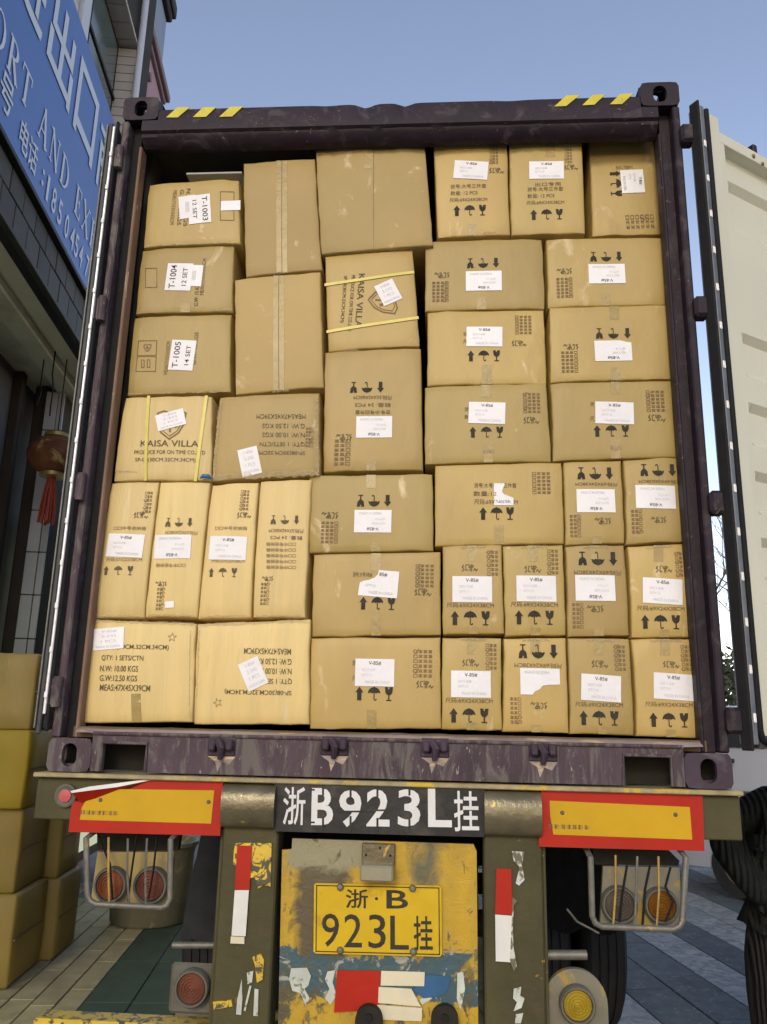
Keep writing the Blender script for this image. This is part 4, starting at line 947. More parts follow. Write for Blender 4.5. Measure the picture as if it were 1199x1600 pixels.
tube(bm, [M @ Vector((s, .022, z)) for s, z in ((.047, DZ1 - .01), (.047, DZ0 + .05), (.055, DZ0 + .02), (.09, DZ0 + .005), (DW_ - .05, DZ0 + .005))], .012, 10); obj('gasket_bulb', bm, BLACK, dr, 50)
obj('gasket_base', lb(M, .046, DW_ - .04, -.003, .016, DZ0 - .01, DZ0 + .029), RUB_G, dr)
obj('gasket_base', lb(M, .035, .0575, -.035, .010, DZ0 + .03, DZ1), RUB_G, dr)
k = 0; z = DZ0 + .09
while z < DZ1 - .05:
    bm = bmesh.new(); bx(bm, .014, .027, .0235, .027, z - .016, z + .016, .003, M); obj('rivet', bm, RIVET, dr); z += .165
# lock-rod fittings standing proud above the far top corner
obj('cam_end', lb(M, .46, .49, -.08, -.045, DZ1 - .05, DZ1 + .05, .006), PURPD, dr)
# left door, folded back along the side wall and seen on its edge
M = leaf((-1.222, -.004), R(97), -1, 'l', CREAM)
# direction runs back into the picture, thickness outward to the left
dl = obj('door', lb(M, .0, DW_, .004, .05, DZ0, DZ1, .003), PURPD, ct)
obj('gasket_lip', lb(M, -.018, .0, .0, .012, DZ0 - .01, DZ1 + .02, .003), BLACK, dl)
obj('retainer_strip', lb(M, -.022, -.001, .0135, .0245, DZ0 + .05, DZ1 - .01, .003), ALU, dl)
obj('gasket_lip', lb(M, -.016, -.001, .026, .044, DZ0 - .02, DZ1 + .01, .004), RUB_G, dl)
obj('edge_trim', lb(M, -.02, -.001, .0455, .052, DZ0 + .0, DZ1 - .0, .002), ROD, dl)
obj('door_lining', lb(M, .05, DW_ - .03, .051, .06, DZ0 + .03, DZ1 - .02), CREAM, dl)
z = DZ0 + .12
while z < DZ1 - .05:
    bm = bmesh.new(); bx(bm, -.027, -.0225, .013, .025, z - .012, z + .012, .003, M); obj('rivet', bm, RIVET, dl); z += .165

# ---------------------------------------------------------------- the cartons in the container
CG = 'cartons packed in the open container'
class Face:
    def __init__(s, quad, Y, bulge, seed):
        s.Y = Y; s.P = [at(x, y, Y=Y) for x, y in quad]; s.q = [(p.x, p.z) for p in s.P]  # TL TR BR BL
        s.x0 = min(p[0] for p in s.q); s.x1 = max(p[0] for p in s.q); s.z0 = min(p[1] for p in s.q); s.z1 = max(p[1] for p in s.q); s.b = bulge; s.seed = seed
    def y(s, x, z):
        u = min(max((x - s.x0) / (s.x1 - s.x0), 0), 1); v = min(max((z - s.z0) / (s.z1 - s.z0), 0), 1)
        e = 16 * u * (1 - u) * v * (1 - v)
        n = noise.noise(Vector((x * 5 + s.seed, z * 4, s.seed))) * .6 + noise.noise(Vector((x * 11 + s.seed, z * 9, s.seed * 2))) * .3
        return s.Y - s.b * e - n * (.004 + .003 * (1 - min(e * 2, 1)))
    def bil(s, u, v):
        (ax, az), (bx_, bz), (cx, cz), (dx, dz) = s.q
        tx, tz = ax + (bx_ - ax) * u, az + (bz - az) * u; lx, lz = dx + (cx - dx) * u, dz + (cz - dz) * u
        return lx + (tx - lx) * v, lz + (tz - lz) * v
def flat_on(f, g, off, name, m, par, th=False):
    vs, fs = g; ly = layers(g) if len(fs) > 1 and name not in ('paper_label', 'packing_tape', 'flap_seam') else [0] * len(vs); V = [(x, f.y(x, z) - off - l, z) for (x, z), l in zip(vs, ly)]
    return obj(name, (V, fs), m, par)
def subdiv_rect(w, h, nx, ny, cut=None):
    V = []; F = []
    for j in range(ny + 1):
        for i in range(nx + 1): V.append(((i / nx - .5) * w, (j / ny - .5) * h))
    for j in range(ny):
        for i in range(nx):
            if cut and (i, j) in cut: continue
            a = j * (nx + 1) + i; F.append((a, a + 1, a + nx + 2, a + nx + 1))
    return V, F
def carton(label, quad, items, Y=.12, m=CARD, depth=.45, bulge=.006, plastic=False):
    seed = random.random() * 50; f = Face(quad, Y, bulge, seed); rng = random.Random(int(seed * 1000))
    t = thing('carton', label, 'carton', ((f.x0 + f.x1) / 2, Y, f.z0), CG)
    bm = bmesh.new(); W_ = f.x1 - f.x0; H_ = f.z1 - f.z0; nu, nv = 12, 10
    us = [0, .002 / W_, .007 / W_] + [i / nu for i in range(1, nu)] + [1 - .007 / W_, 1 - .002 / W_, 1]
    vs = [0, .002 / H_, .007 / H_] + [i / nv for i in range(1, nv)] + [1 - .007 / H_, 1 - .002 / H_, 1]
    Gd = []
    for j, v in enumerate(vs):
        row = []
        for i, u in enumerate(us):
            x, z = f.bil(u, v); e = min(i, len(us) - 1 - i, j, len(vs) - 1 - j)
            dy = .007 if e == 0 else (.002 if e == 1 else 0)
            crush = max(0, .07 - min(math.hypot(x - qx, z - qz) for qx, qz in f.q)) * .07; dy += crush * (1 + noise.noise(Vector((x * 9, z * 9, seed)))) * 1.6
            wob = .0038 * noise.noise(Vector((x * 14 + seed, z * 14, 3))) if e <= 2 else 0
            if i <= 2 or i >= len(us) - 3: x += wob
            if j <= 2 or j >= len(vs) - 3: z += wob
            row.append(bm.verts.new((x, f.y(x, z) + dy, z)))
        Gd.append(row)
    for j in range(len(vs) - 1):
        for i in range(len(us) - 1): bm.faces.new((Gd[j][i], Gd[j][i + 1], Gd[j + 1][i + 1], Gd[j + 1][i]))
    ring = Gd[0][:] + [r[-1] for r in Gd[1:]] + Gd[-1][-2::-1] + [r[0] for r in Gd[-2:0:-1]]
    back = [bm.verts.new((v.co.x, Y + depth, v.co.z)) for v in ring]
    for k in range(len(ring)): q = (k + 1) % len(ring); bm.faces.new((ring[q], ring[k], back[k], back[q]))
    bm.faces.new(back)
    obj('carton_body', bm, m, t, 45)
    ink = []; faint = []
    for it in items:
        k = it[0]
        if k in 'LSTCHKZ':
            c = at(it[1], it[2], Y=Y); mpp = (at(it[1] + 1, it[2], Y=Y) - c).length
        if k == 'L':
            _, px, py, w, h, rot = it[:6]; kind = it[6] if len(it) > 6 else 'V'; w *= mpp; h *= mpp
            P_ = {'torn': [(-.5, -.5), (.5, -.5), (.5, .5), (-.02, .5), (-.04, .33), (-.12, .2), (-.26, .1), (-.38, .06), (-.48, -.02)],
                  'torn2': [(-.5, -.5), (.5, -.5), (.5, .5), (-.5, .5)] and [(-.5, -.38), (-.36, -.42), (-.2, -.5), (.5, -.5), (.5, .5), (-.5, .5)],
                  'torn3': [(-.5, -.5), (.5, -.5), (.5, .5), (.2, .5), (.14, .38), (.02, .30), (-.06, .16), (-.2, .12), (-.5, .1)]}.get(kind)
            if kind == 'torn3' and h > w * 1.05: P_ = [(-.5, -.5), (.5, -.5), (.5, -.16), (.3, -.1), (.02, 0), (-.08, .12), (-.02, .3), (.06, .42), (.04, .5), (-.5, .5)]
            g0 = xf(subdiv_rect(w, h, 6, 4) if not P_ else ([(a * w, b * h) for a, b in P_], [tuple(range(len(P_)))]), c.x, c.z, 1, rot)
            lab_ = flat_on(f, g0, .0026, 'paper_label', PAPER, t)
            if kind in ('V', 'torn', 'torn2', 'torn3', 'P'):
                big = [xf(fit_text('V-85#', w * .32, h * .15, .01), 0, h * .34)]
                l2, l3 = ('NO17-A38', 'QTY:12')
                sm_ = [xf(fit_text(l2, w * .34, h * .10), -w * .16, h * .10), xf(fit_text(l3, w * .26, h * .10), -w * .20, -h * .10), xf(fit_text('MADE IN CHINA', w * .62, h * .11), w * .08, -h * .35)]
                if kind == 'torn': big = []; big = [xf(fit_text('85#', w * .2, h * .15, .01), w * .1, h * .34)]; sm_ = sm_[1:]
                if kind == 'torn2': sm_ = sm_[:2]
                if kind == 'torn3': big = []; sm_ = sm_[2:]
                if kind == 'P': big = [xf(fit_text('V-85#', w * .5, h * .13), 0, h * .34)]; sm_ = [xf(fit_text('2-242', w * .5, h * .12), 0, h * .12), xf(fit_text('1 PCS', w * .5, h * .12), 0, -h * .12), xf(fit_text('MADE IN CHINA', w * .8, h * .10), 0, -h * .36)]
                for gg, mm in ((big, INK if kind != 'P' else INK3), (sm_, INK3)):
                    if gg: flat_on(f, xf(merge(gg), c.x, c.z, 1, rot), .0032, 'label_text', mm, lab_)
            elif kind[0] == 'T':
                a_, b_ = kind.split('|')
                gg = [xf(fit_text(a_, w * .86, h * .24, .006), 0, h * .24), xf(fit_text(b_, w * .66, h * .18, .003), 0, -h * .22)]
                for g1_ in gg: flat_on(f, xf(g1_, c.x, c.z, 1, rot), .0032, 'label_text', INK, lab_)
            elif kind == 'bar':
                gg = [stroke([(-w * .22, y * h), (w * .22, y * h)], h * .03) for y in (-.1, -.04, .02, .08)]
                flat_on(f, xf(merge(gg), c.x, c.z, 1, rot), .0032, 'label_text', INK3, lab_)
        elif k == 'S':
            _, px, py, sp, size, rot = it; 
            for q_, (nm_, fn_) in enumerate((('printed_arrow', sym_arrow), ('printed_umbrella', sym_umbrella), ('printed_glass', sym_glass))):
                g_ = xf(fn_(), (q_ - 1) * sp * mpp, 0, size * mpp); flat_on(f, xf(g_, c.x, c.z, 1, rot), .0020, nm_, INKT if m is CARD_L else INK, t)
        elif k == 'T':
            _, px, py, s_, w, h, rot = it[:7]
            flat_on(f, xf(fit_text(s_, w * mpp, h * mpp, .010 if h > 8 else 0), c.x, c.z, 1, rot), .0020, 'printed_line', INK2 if len(it) > 7 and it[7] == 'f' else INKT, t)
        elif k == 'C': _, px, py, w, h, rot = it; flat_on(f, xf(checklist(w * mpp, h * mpp, rng), c.x, c.z, 1, rot), .0018, 'printed_checklist', INK2, t)['kind'] = 'stuff'
        elif k == 'H': _, px, py, w, rot = it; flat_on(f, xf(scribble(w * mpp, rng), c.x, c.z, 1, rot), .0022, 'handwriting', INKT, t)['kind'] = 'stuff'
        elif k == 'K': _, px, py, w, rot = it; faint.append(xf(shield(w * mpp), c.x, c.z, 1, rot))
        elif k == 'Z': _, px, py, w, rot = it; faint.append(xf(star(w * mpp), c.x, c.z, 1, rot))
        elif k == 'pict':
            a_ = pxpoly(it[1], Y); faint.append(stroke(a_ + [a_[0]], .003))
        elif k == 'tape':       # ('tape', px centre x, 'top'|'bot'|'full', length px)
            _, px, where, ln = it[:4]; wpx = it[4] if len(it) > 4 else 15
            yt = (quad[0][1] + quad[1][1]) / 2; yb = (quad[2][1] + quad[3][1]) / 2
            y0_, y1_ = (yt + .5, yt + ln) if where == 'top' else ((yb - ln, yb - .5) if where == 'bot' else (yt + .5, yb - .5))
            pq = pxpoly([(px - wpx / 2, y0_), (px + wpx / 2, y0_), (px + wpx / 2, y1_), (px - wpx / 2, y1_)], Y); n = 10; V = []; F = []
            for j in range(n + 1):
                fj = j / n
                for i in range(3):
                    fi = i / 2; tx = pq[0][0] + (pq[1][0] - pq[0][0]) * fi; tz = pq[0][1] + (pq[1][1] - pq[0][1]) * fi; lx = pq[3][0] + (pq[2][0] - pq[3][0]) * fi; lz = pq[3][1] + (pq[2][1] - pq[3][1]) * fi
                    V.append((tx + (lx - tx) * fj, tz + (lz - tz) * fj))
            for j in range(n):
                for i in range(2): a = j * 3 + i; F.append((a, a + 3, a + 4, a + 1))
            flat_on(f, (V, F), .0012, 'packing_tape', TAPE, t)
            if where == 'full':
                pq = pxpoly([(px - .5, y0_), (px + .5, y0_), (px + .5, y1_), (px - .5, y1_)], Y); V = []
                for j in range(n + 1):
                    for i in (0, 1): a, b = pq[i], pq[3 - i]; V.append((a[0] + (b[0] - a[0]) * j / n, a[1] + (b[1] - a[1]) * j / n))
                flat_on(f, (V, [(2 * j, 2 * j + 2, 2 * j + 3, 2 * j + 1) for j in range(n)]), .0018, 'flap_seam', INK2, t)
        elif k == 'strap':
            (x0, y0), (x1, y1) = it[1], it[2]; pts = []
            for j in range(9): x, y = x0 + (x1 - x0) * j / 8, y0 + (y1 - y0) * j / 8; pts.append(pxpoly([(x, y)], Y)[0])
            g = stroke(pts, .013); flat_on(f, g, .004 + 0, 'packing_strap', STRAP, t)
        elif k == 'film':       # crumpled clear film over an edge
            _, x0, y0, x1, y1, wd = it; n = 34; bm = bmesh.new(); A = []; B = []; Cc = []
            for j in range(n + 1):
                x, y = x0 + (x1 - x0) * j / n, y0 + (y1 - y0) * j / n; x_, z_ = pxpoly([(x, y)], Y)[0]
                for lst, o_ in ((A, -.5), (B, 0), (Cc, .5)):
                    dx, dz = (0, 1) if abs(x1 - x0) > abs(y1 - y0) else (1, 0)
                    hh = wd * .0024 * (o_ + rng.uniform(-.3, .3)); lst.append(bm.verts.new((x_ + dx * hh, f.y(x_, z_) - .002 - rng.uniform(0, .003), z_ + dz * hh)))
            for P_, Q_ in ((A, B), (B, Cc)):
                for j in range(n): bm.faces.new((P_[j], P_[j + 1], Q_[j + 1], Q_[j]))
            obj('clear_film', bm, FILM, t)
    if ink: flat_on(f, merge(ink), .0020, 'printed_marks', INK, t)
    if faint: flat_on(f, merge(faint), .0018, 'faint_print', INK2, t)['kind'] = 'stuff'
    return t
SZ = '尺码:69X24X38CM'
ST = lambda x, y, w=76, r=0, h=7: ('T', x, y, SZ, w, h, r)
def lines3(x, y, w=58, r=0, d=11, h=7.5):
    s = -1 if r == 180 else 1
    return [('T', x, y - s * d, '货号:大号三件套', w, h, r), ('T', x - s * w * .12, y, '数量: 12 PCS', w * .75, h, r), ('T', x, y + s * d, SZ, w * 1.05, h * .9, r)]
# --- left column
carton('top left carton with a sideways T-1003 paper label', [(233, 288), (373, 278), (376, 380), (224, 386)],
       [('L', 294, 325, 40, 26, -82, 'bar'), ('L', 313, 328, 50, 34, -83, 'T-1003|12 SET'), ('L', 361, 322, 30, 17, 3, 'none'), ('T', 272, 325, 'MEAS:71X31X42CM', 60, 6, -90, 'f'), ('T', 283, 325, 'G.W:15KGS', 62, 6, -90), ('T', 293, 325, 'N.W:14KGS', 66, 6, -90), ('pict', [(345, 300), (366, 300), (366, 345), (345, 345)]), ('film', 226, 385, 374, 379, 3)], Y=.10, depth=.5)
carton('carton with a sideways T-1004 label, second from the top at left', [(222, 390), (366, 382), (363, 487), (212, 490)],
       [('L', 304, 432, 36, 26, 88, 'bar'), ('L', 281, 434, 46, 40, 88, 'T-1004|12 SET'), ('T', 318, 433, 'MEAS:71X31X42CM', 62, 6, 90, 'f'), ('T', 308, 460, 'G.W: 15 KGS', 40, 6, 90), ('pict', [(228, 420), (246, 420), (246, 450), (228, 450)]), ('film', 330, 485, 362, 483, 4), ('tape', 290, 'bot', 14)], Y=.11, depth=.5)
carton('carton third from the top at left, fragile pictograms beside its sideways label', [(210, 496), (361, 490), (360, 612), (198, 617)],
       [('L', 286, 556, 50, 38, 87, 'T-1005|14 SET'), ('T', 262, 560, 'MEAS:71X31X42CM', 54, 6, 90, 'f'), ('T', 306, 545, 'G.W: 15 KGS', 54, 6, 90), ('pict', [(217, 533), (246, 533), (245, 556), (215, 556)]), ('pict', [(215, 558), (245, 558), (244, 581), (213, 581)]), ('pict', [(222, 575), (222, 563), (226, 563), (226, 575)]), ('pict', [(231, 575), (231, 563), (235, 563), (235, 575)]), ('K', 231, 544, 12, 0), ('film', 200, 616, 358, 612, 3)], Y=.11, depth=.5)
carton('tan carton with two upright yellow straps and shield print', [(195, 620), (331, 618), (330, 751), (176, 751)],
       [('K', 268, 664, 44, 0), ('L', 268, 657, 44, 27, 17, 'P'), ('T', 266, 694, 'KAISA VILLA', 90, 10, 0), ('T', 266, 708, 'PRODUCE FOR ON TIME CO.,LTD', 110, 7, 0), ('T', 259, 720, 'SP-08(30CM.32CM.34CM)', 94, 7.5, 0), ('strap', (233, 620), (228, 750)), ('strap', (323, 620), (306, 751)), ('film', 180, 735, 215, 738, 3)], Y=.085, m=CARD_L, depth=.45, bulge=.010)
carton('carton with upside down weight print wrapped in clear film, right of the strapped carton', [(343, 620), (499, 613), (500, 742), (330, 752)],
       [('T', 440, 652, 'MEAS:47X45X39CM', 76, 7.5, 180), ('T', 444, 667, 'G.W: 12.50 KGS', 66, 7.5, 180), ('T', 444, 681, 'N.W: 10.00 KGS', 66, 7.5, 180), ('T', 442, 695, 'QTY: 1 SETS/CTN', 70, 7.5, 180), ('T', 428, 708, 'SP-08(30CM.32CM.34CM)', 98, 7.5, 180), ('L', 391, 722, 31, 44, 14, 'P'), ('C', 484, 684, 12, 34, 180), ('film', 335, 746, 498, 740, 9), ('film', 345, 625, 335, 748, 5), ('film', 495, 620, 497, 738, 4)], Y=.09, m=CARD, depth=.45, bulge=.012)
sc = thing('blue_plastic_scrap', 'small blue plastic scrap poking out below the strapped carton', 'plastic scrap', at(322, 750, Y=.07))
bm = bmesh.new(); p = at(322, 746, Y=.07); tube(bm, [p + Vector((-.022, 0, -.002)), p + Vector((-.01, -.006, .004)), p + Vector((.012, -.004, .003)), p + Vector((.02, .004, -.004))], [.004, .009, .009, .004], 8); obj('scrap_body', bm, BLUEC, sc, 60)
# --- plain cartons
carton('tall plain carton left of the biggest plain carton, top row', [(380, 255), (492, 247), (503, 421), (384, 432)], [('tape', 441, 'full', 0, 17), ('film', 425, 427, 455, 425, 4)], Y=.11, m=CARD_P, depth=.5)
carton('plain carton with taped centre seam below the tall plain one', [(367, 436), (500, 424), (506, 604), (368, 616)], [('tape', 436, 'full', 0, 17), ('film', 426, 612, 452, 610, 4)], Y=.10, m=CARD_P, depth=.5)
carton('biggest plain carton touching the container roof, no print', [(493, 232), (664, 226), (677, 383), (502, 396)], [('tape', 578, 'top', 36, 16), ('tape', 584, 'full', 0, 2)], Y=.10, m=CARD_P, depth=.55)
carton('carton turned sideways with two level yellow straps and shield print', [(508, 400), (645, 389), (656, 540), (513, 549)],
       [('K', 600, 470, 44, -93), ('L', 607, 458, 31, 38, 26, 'P'), ('T', 563, 470, 'KAISA VILLA', 92, 10, -92), ('T', 549, 474, 'PRODUCE FOR ON TIME CO.,LTD', 96, 6.5, -92), ('T', 537, 468, 'SP-08(30CM.32CM.34CM)', 80, 7, -92), ('strap', (509, 446), (646, 426)), ('strap', (512, 519), (653, 497)), ('film', 650, 500, 655, 540, 3)], Y=.12, depth=.45)
carton('tall carton with upside down marks below the sideways strapped one', [(508, 549), (658, 543), (661, 734), (505, 737)],
       [('S', 574, 606, 21, 18, 180), ('T', 583, 622, '尺码:55X42X60CM', 60, 7, 180), ('T', 583, 634, '数量: 24 PCS', 56, 7, 180), ('T', 583, 645, '货号:中号四件套', 55, 7, 180), ('L', 585, 668, 56, 35, 180.5), ('C', 535, 707, 27, 44, 180), ('H', 537, 684, 25, 180), ('tape', 580, 'bot', 16), ('film', 540, 548, 560, 547, 4)], Y=.11, depth=.45)
# --- right block, top
carton('top row carton with upright marks, left of its twin near the roof', [(678, 217), (792, 213), (797, 366), (684, 371)],
       [('L', 736, 267, 53, 33, -5)] + lines3(732, 303, 56, 0, 10.5) + [('S', 734, 330, 20, 18, 0), ('C', 772, 242, 14, 36, 0), ('H', 777, 267, 24, 0), ('tape', 737, 'bot', 18), ('film', 755, 364, 775, 363, 4)], Y=.11)
carton('top row carton with taped top, just left of the rightmost one', [(796, 213), (909, 211), (915, 364), (799, 367)],
       [('L', 854, 267, 54, 32, -1)] + lines3(852, 307, 56, 0, 10.5) + [('T', 856, 289, '出口专用', 40, 7, 0), ('S', 854, 336, 20, 18, 0), ('C', 888, 242, 12, 34, 0), ('H', 893, 262, 22, 0), ('tape', 860, 'top', 34)], Y=.11)
carton('rightmost top row carton lying on its side, marks turned sideways', [(921, 216), (1030, 213), (1038, 366), (926, 368)],
       [('L', 988, 285, 42, 36, -88), ('S', 962, 288, 18, 17, -90), ('T', 975, 263, 'SK:78M', 26, 6, 0, 'f'), ('C', 1000, 347, 26, 46, -88)], Y=.17)
# --- right block, rows of two wide cartons
carton('wide carton with upside down marks, right of the sideways strapped one', [(665, 377), (848, 372), (852, 482), (664, 486)],
       [('S', 755, 412, 20, 17, 180), ('L', 756, 440, 56, 34, 180), ('C', 688, 456, 27, 36, 180), ('H', 690, 431, 24, 180), ('tape', 753, 'bot', 18)], Y=.12)
carton('wide carton with upside down marks at the right wall, second row', [(854, 373), (1040, 370), (1046, 476), (857, 480)],
       [('S', 947, 402, 20, 17, 180), ('L', 948, 429, 57, 34, 180), ('C', 882, 450, 26, 36, 180), ('H', 881, 425, 24, 180), ('tape', 946, 'bot', 18)], Y=.12)
carton('wide carton third from the top in the middle right column, upright marks', [(668, 487), (850, 484), (855, 600), (668, 602)],
       [('T', 727, 523, '货', 6, 7, 0), ('T', 727, 535, '尺', 6, 7, 0), ('L', 757, 527, 56, 34, -1), ('S', 756, 557, 20, 18, 0), ('C', 818, 508, 27, 34, 0), ('H', 812, 537, 24, 0), ('tape', 761, 'bot', 30)], Y=.115)
carton('wide carton third from the top at the right wall, pointed label', [(859, 480), (1050, 476), (1057, 592), (861, 597)],
       [('S', 958, 522, 22, 18, 180), ('L', 958, 549, 58, 35, 181, 'torn2'), ('C', 890, 566, 27, 38, 180), ('H', 891, 543, 24, 180), ('tape', 960, 'top', 22), ('tape', 962, 'bot', 20), ('film', 955, 594, 972, 594, 3)], Y=.115)
carton('wide carton fourth from the top in the middle right column', [(664, 604), (854, 598), (862, 721), (664, 725)],
       [('T', 729, 640, '货', 6, 7, 0), ('T', 729, 652, '数', 6, 7, 0), ('L', 761, 646, 57, 36, -2), ('S', 760, 676, 21, 18, 0), ('C', 831, 630, 28, 36, 0), ('H', 831, 657, 25, 0), ('tape', 760, 'top', 20), ('tape', 763, 'bot', 30), ('film', 755, 706, 772, 705, 6)], Y=.11)
carton('wide carton fourth from the top at the right wall', [(861, 598), (1056, 594), (1067, 714), (865, 720)],
       [('T', 925, 632, '货', 6, 7, 0), ('T', 925, 655, '尺', 6, 8, 0), ('L', 960, 646, 60, 37, -2), ('S', 955, 674, 22, 19, 0), ('C', 1024, 627, 30, 38, 0), ('H', 1027, 653, 28, 0), ('tape', 962, 'top', 20), ('tape', 962, 'bot', 30), ('film', 954, 700, 972, 699, 8)], Y=.11)
carton('wide carton with a torn white label over three lines of print', [(680, 727), (878, 722), (882, 849), (680, 853)],
       [('T', 774, 759, '货号:大号V85#三件套', 66, 8, 0), ('T', 758, 772, '数量:12', 36, 8, 0), ('T', 775, 785, SZ, 68, 8, 0), ('L', 787, 773, 30, 36, 0, 'torn3'), ('S', 776, 803, 21, 20, 0), ('C', 846, 755, 30, 38, 0), ('tape', 780, 'bot', 30)], Y=.105)
carton('small carton with upside down marks, left of its twin at the right wall', [(881, 722), (971, 719), (977, 848), (884, 852)],
       [('S', 930, 740, 22, 20, 180), ST(932, 757, 66, 180, 6), ('L', 931, 783, 60, 38, 180), ('C', 899, 822, 18, 38, 180), ('H', 941, 815, 26, 180), ('tape', 933, 'bot', 12)], Y=.105)
carton('small carton with upside down marks against the right wall, fifth row', [(975, 718), (1066, 714), (1077, 846), (980, 850)],
       [('S', 1028, 735, 22, 20, 180), ST(1031, 753, 66, 180, 6), ('L', 1024, 777, 62, 38, 179), ('C', 995, 815, 18, 40, 180), ('H', 1028, 813, 24, 180)], Y=.105)
carton('wide carton above the gap, upside down marks, left of the torn label carton', [(482, 743), (676, 740), (678, 860), (482, 864)],
       [('S', 585, 783, 21, 19, 180), ('L', 583, 815, 58, 36, 180), ('C', 515, 832, 28, 36, 180), ('H', 515, 806, 26, 180), ('tape', 580, 'top', 22), ('tape', 587, 'bot', 14)], Y=.105)
carton('wide carton with a torn label corner, second from the floor in the middle', [(490, 866), (688, 862), (689, 992), (487, 995)],
       [('T', 567, 898, '货号:大号V85#', 30, 8, 0), ('L', 592, 912, 61, 42, -4, 'torn'), ('S', 590, 943, 22, 20, 0), ('C', 664, 900, 30, 38, 0), ('H', 662, 925, 27, 0), ('tape', 588, 'top', 30), ('tape', 588, 'bot', 36)], Y=.10)
carton('wide middle carton standing on the container floor, upright marks', [(486, 997), (688, 996), (690, 1139), (484, 1139)],
       [('T', 554, 1036, '货', 6, 8, 0), ('T', 554, 1060, '尺', 6, 8, 0), ('L', 586, 1051, 61, 42, 0), ('S', 585, 1084, 23, 21, 0), ('C', 661, 1037, 31, 45, 0), ('H', 665, 1069, 27, 0), ('tape', 581, 'bot', 30)], Y=.095)
def small(label, quad, cx, yS, yL, yT, yH, xH, xC, yC, rot, Y, lx=None, tilt=0, kind='V'):
    sp = 24; it = [('S', cx, yS, sp, 22, rot), ('L', lx or cx + 3, yL, 62, 41, rot + tilt, kind), ('T', cx, yT, SZ, 74, 7.5, rot), ('C', xC, yC, 18, 42, rot), ('H', xH, yH, 26, rot)]
    it += [('film', quad[0][0] + 28, quad[0][1] + 3, quad[1][0] - 25, quad[1][1] + 3, 4), ('tape', (quad[0][0] + quad[1][0]) / 2, 'top', 26), ('tape', (quad[2][0] + quad[3][0]) / 2, 'bot', 12)]
    carton(label, quad, it, Y=Y)
small('first small carton from the left in the row above the floor row', [(692, 853), (784, 851), (788, 990), (692, 992)], 735, 966, 921, 946, 887, 735, 770, 880, 0, .10)
small('second small carton from the left in the row above the floor row', [(786, 853), (880, 851), (885, 992), (790, 994)], 835, 965, 920, 945, 889, 833, 864, 878, 0, .10)
small('third small carton in the row above the floor row, printed upside down', [(884, 853), (976, 851), (984, 993), (888, 995)], 934, 873, 919, 895, 952, 929, 903, 962, 180, .10, lx=930)
small('small carton at the right wall in the row above the floor row', [(982, 853), (1076, 850), (1088, 996), (988, 996)], 1032, 972, 924, 951, 889, 1038, 1064, 882, 0, .10, tilt=-3)
small('first small carton from the left on the container floor', [(692, 996), (784, 997), (784, 1142), (690, 1140)], 733, 1118, 1069, 1095, 1035, 736, 768, 1026, 0, .09)
small('second small carton on the container floor, printed upside down, torn label', [(788, 997), (884, 997), (890, 1146), (786, 1143)], 841, 1018, 1065, 1040, 1103, 841, 806, 1110, 180, .09, kind='torn3')
small('third small carton on the container floor, between the torn label one and the wall one', [(888, 997), (984, 998), (992, 1149), (892, 1146)], 936, 1122, 1075, 1101, 1037, 938, 969, 1028, 0, .09, tilt=-3)
small('small carton in the lower right corner of the container floor', [(988, 998), (1090, 998), (1101, 1154), (996, 1150)], 1045, 1125, 1073, 1101, 1038, 1049, 1073, 1028, 0, .09, lx=1052, tilt=-3)
# --- floor-level left pair
carton('large carton in the lower left corner with five lines of print', [(143, 968), (306, 974), (300, 1128), (124, 1130)],
       [('T', 214, 1012, 'SP-08(30CM.32CM.34CM)', 102, 9, 0), ('T', 193, 1029, 'QTY: 1 SETS/CTN', 66, 9, 0), ('T', 188, 1045, 'N.W: 10.00 KGS', 60, 9, 0), ('T', 187, 1060, 'G.W:12.50 KGS', 59, 9, 0), ('T', 197, 1075, 'MEAS:47X45X39CM', 79, 9.5, 0), ('L', 171, 998, 48, 33, 5, 'P'), ('Z', 270, 996, 14, 0), ('film', 145, 970, 304, 975, 4), ('film', 298, 985, 296, 1124, 2), ('tape', 214, 'bot', 45)], Y=.08, m=CARD_L, depth=.45, bulge=.014)
carton('large carton on the floor with five upside down lines and tilted label', [(309, 975), (484, 968), (483, 1132), (302, 1132)],
       [('T', 419, 1018, 'MEAS:47X45X39CM', 73, 9, 180), ('T', 427, 1034, 'G.W: 12.50 KGS', 59, 9, 180), ('T', 427, 1049, 'N.W: 10.00 KGS', 59, 9, 180), ('T', 424, 1064, 'QTY: 1 SETS/CTN', 66, 9, 180), ('T', 404, 1081, 'SP-08(30CM.32CM.34CM)', 104, 9, 180), ('L', 397, 1053, 33, 45, 26, 'P'), ('Z', 341, 1098, 14, 20), ('film', 312, 977, 482, 970, 4), ('film', 312, 985, 305, 1128, 3)], Y=.08, m=CARD_L, depth=.45, bulge=.012)
def tall(label, quad, items): carton(label, quad, items + [('film', quad[3][0] + 4, quad[3][1] - 3, quad[2][0] - 4, quad[2][1] - 3, 3)], Y=.085, m=CARD_L, depth=.45, bulge=.009)
tall('first of the four tall upright cartons at left, against the wall', [(174, 754), (248, 752), (224, 965), (144, 966)], [('L', 197, 853, 57, 36, -2), ('S', 186, 892, 19, 14, 0), ('T', 204, 826, '□□中号收纳箱', 50, 6, 0, 'f'), ('T', 195, 875, '尺码:57X22X58CM', 56, 6, 0, 'f'), ('H', 222, 805, 22, 0), ('C', 232, 785, 12, 36, 0)])
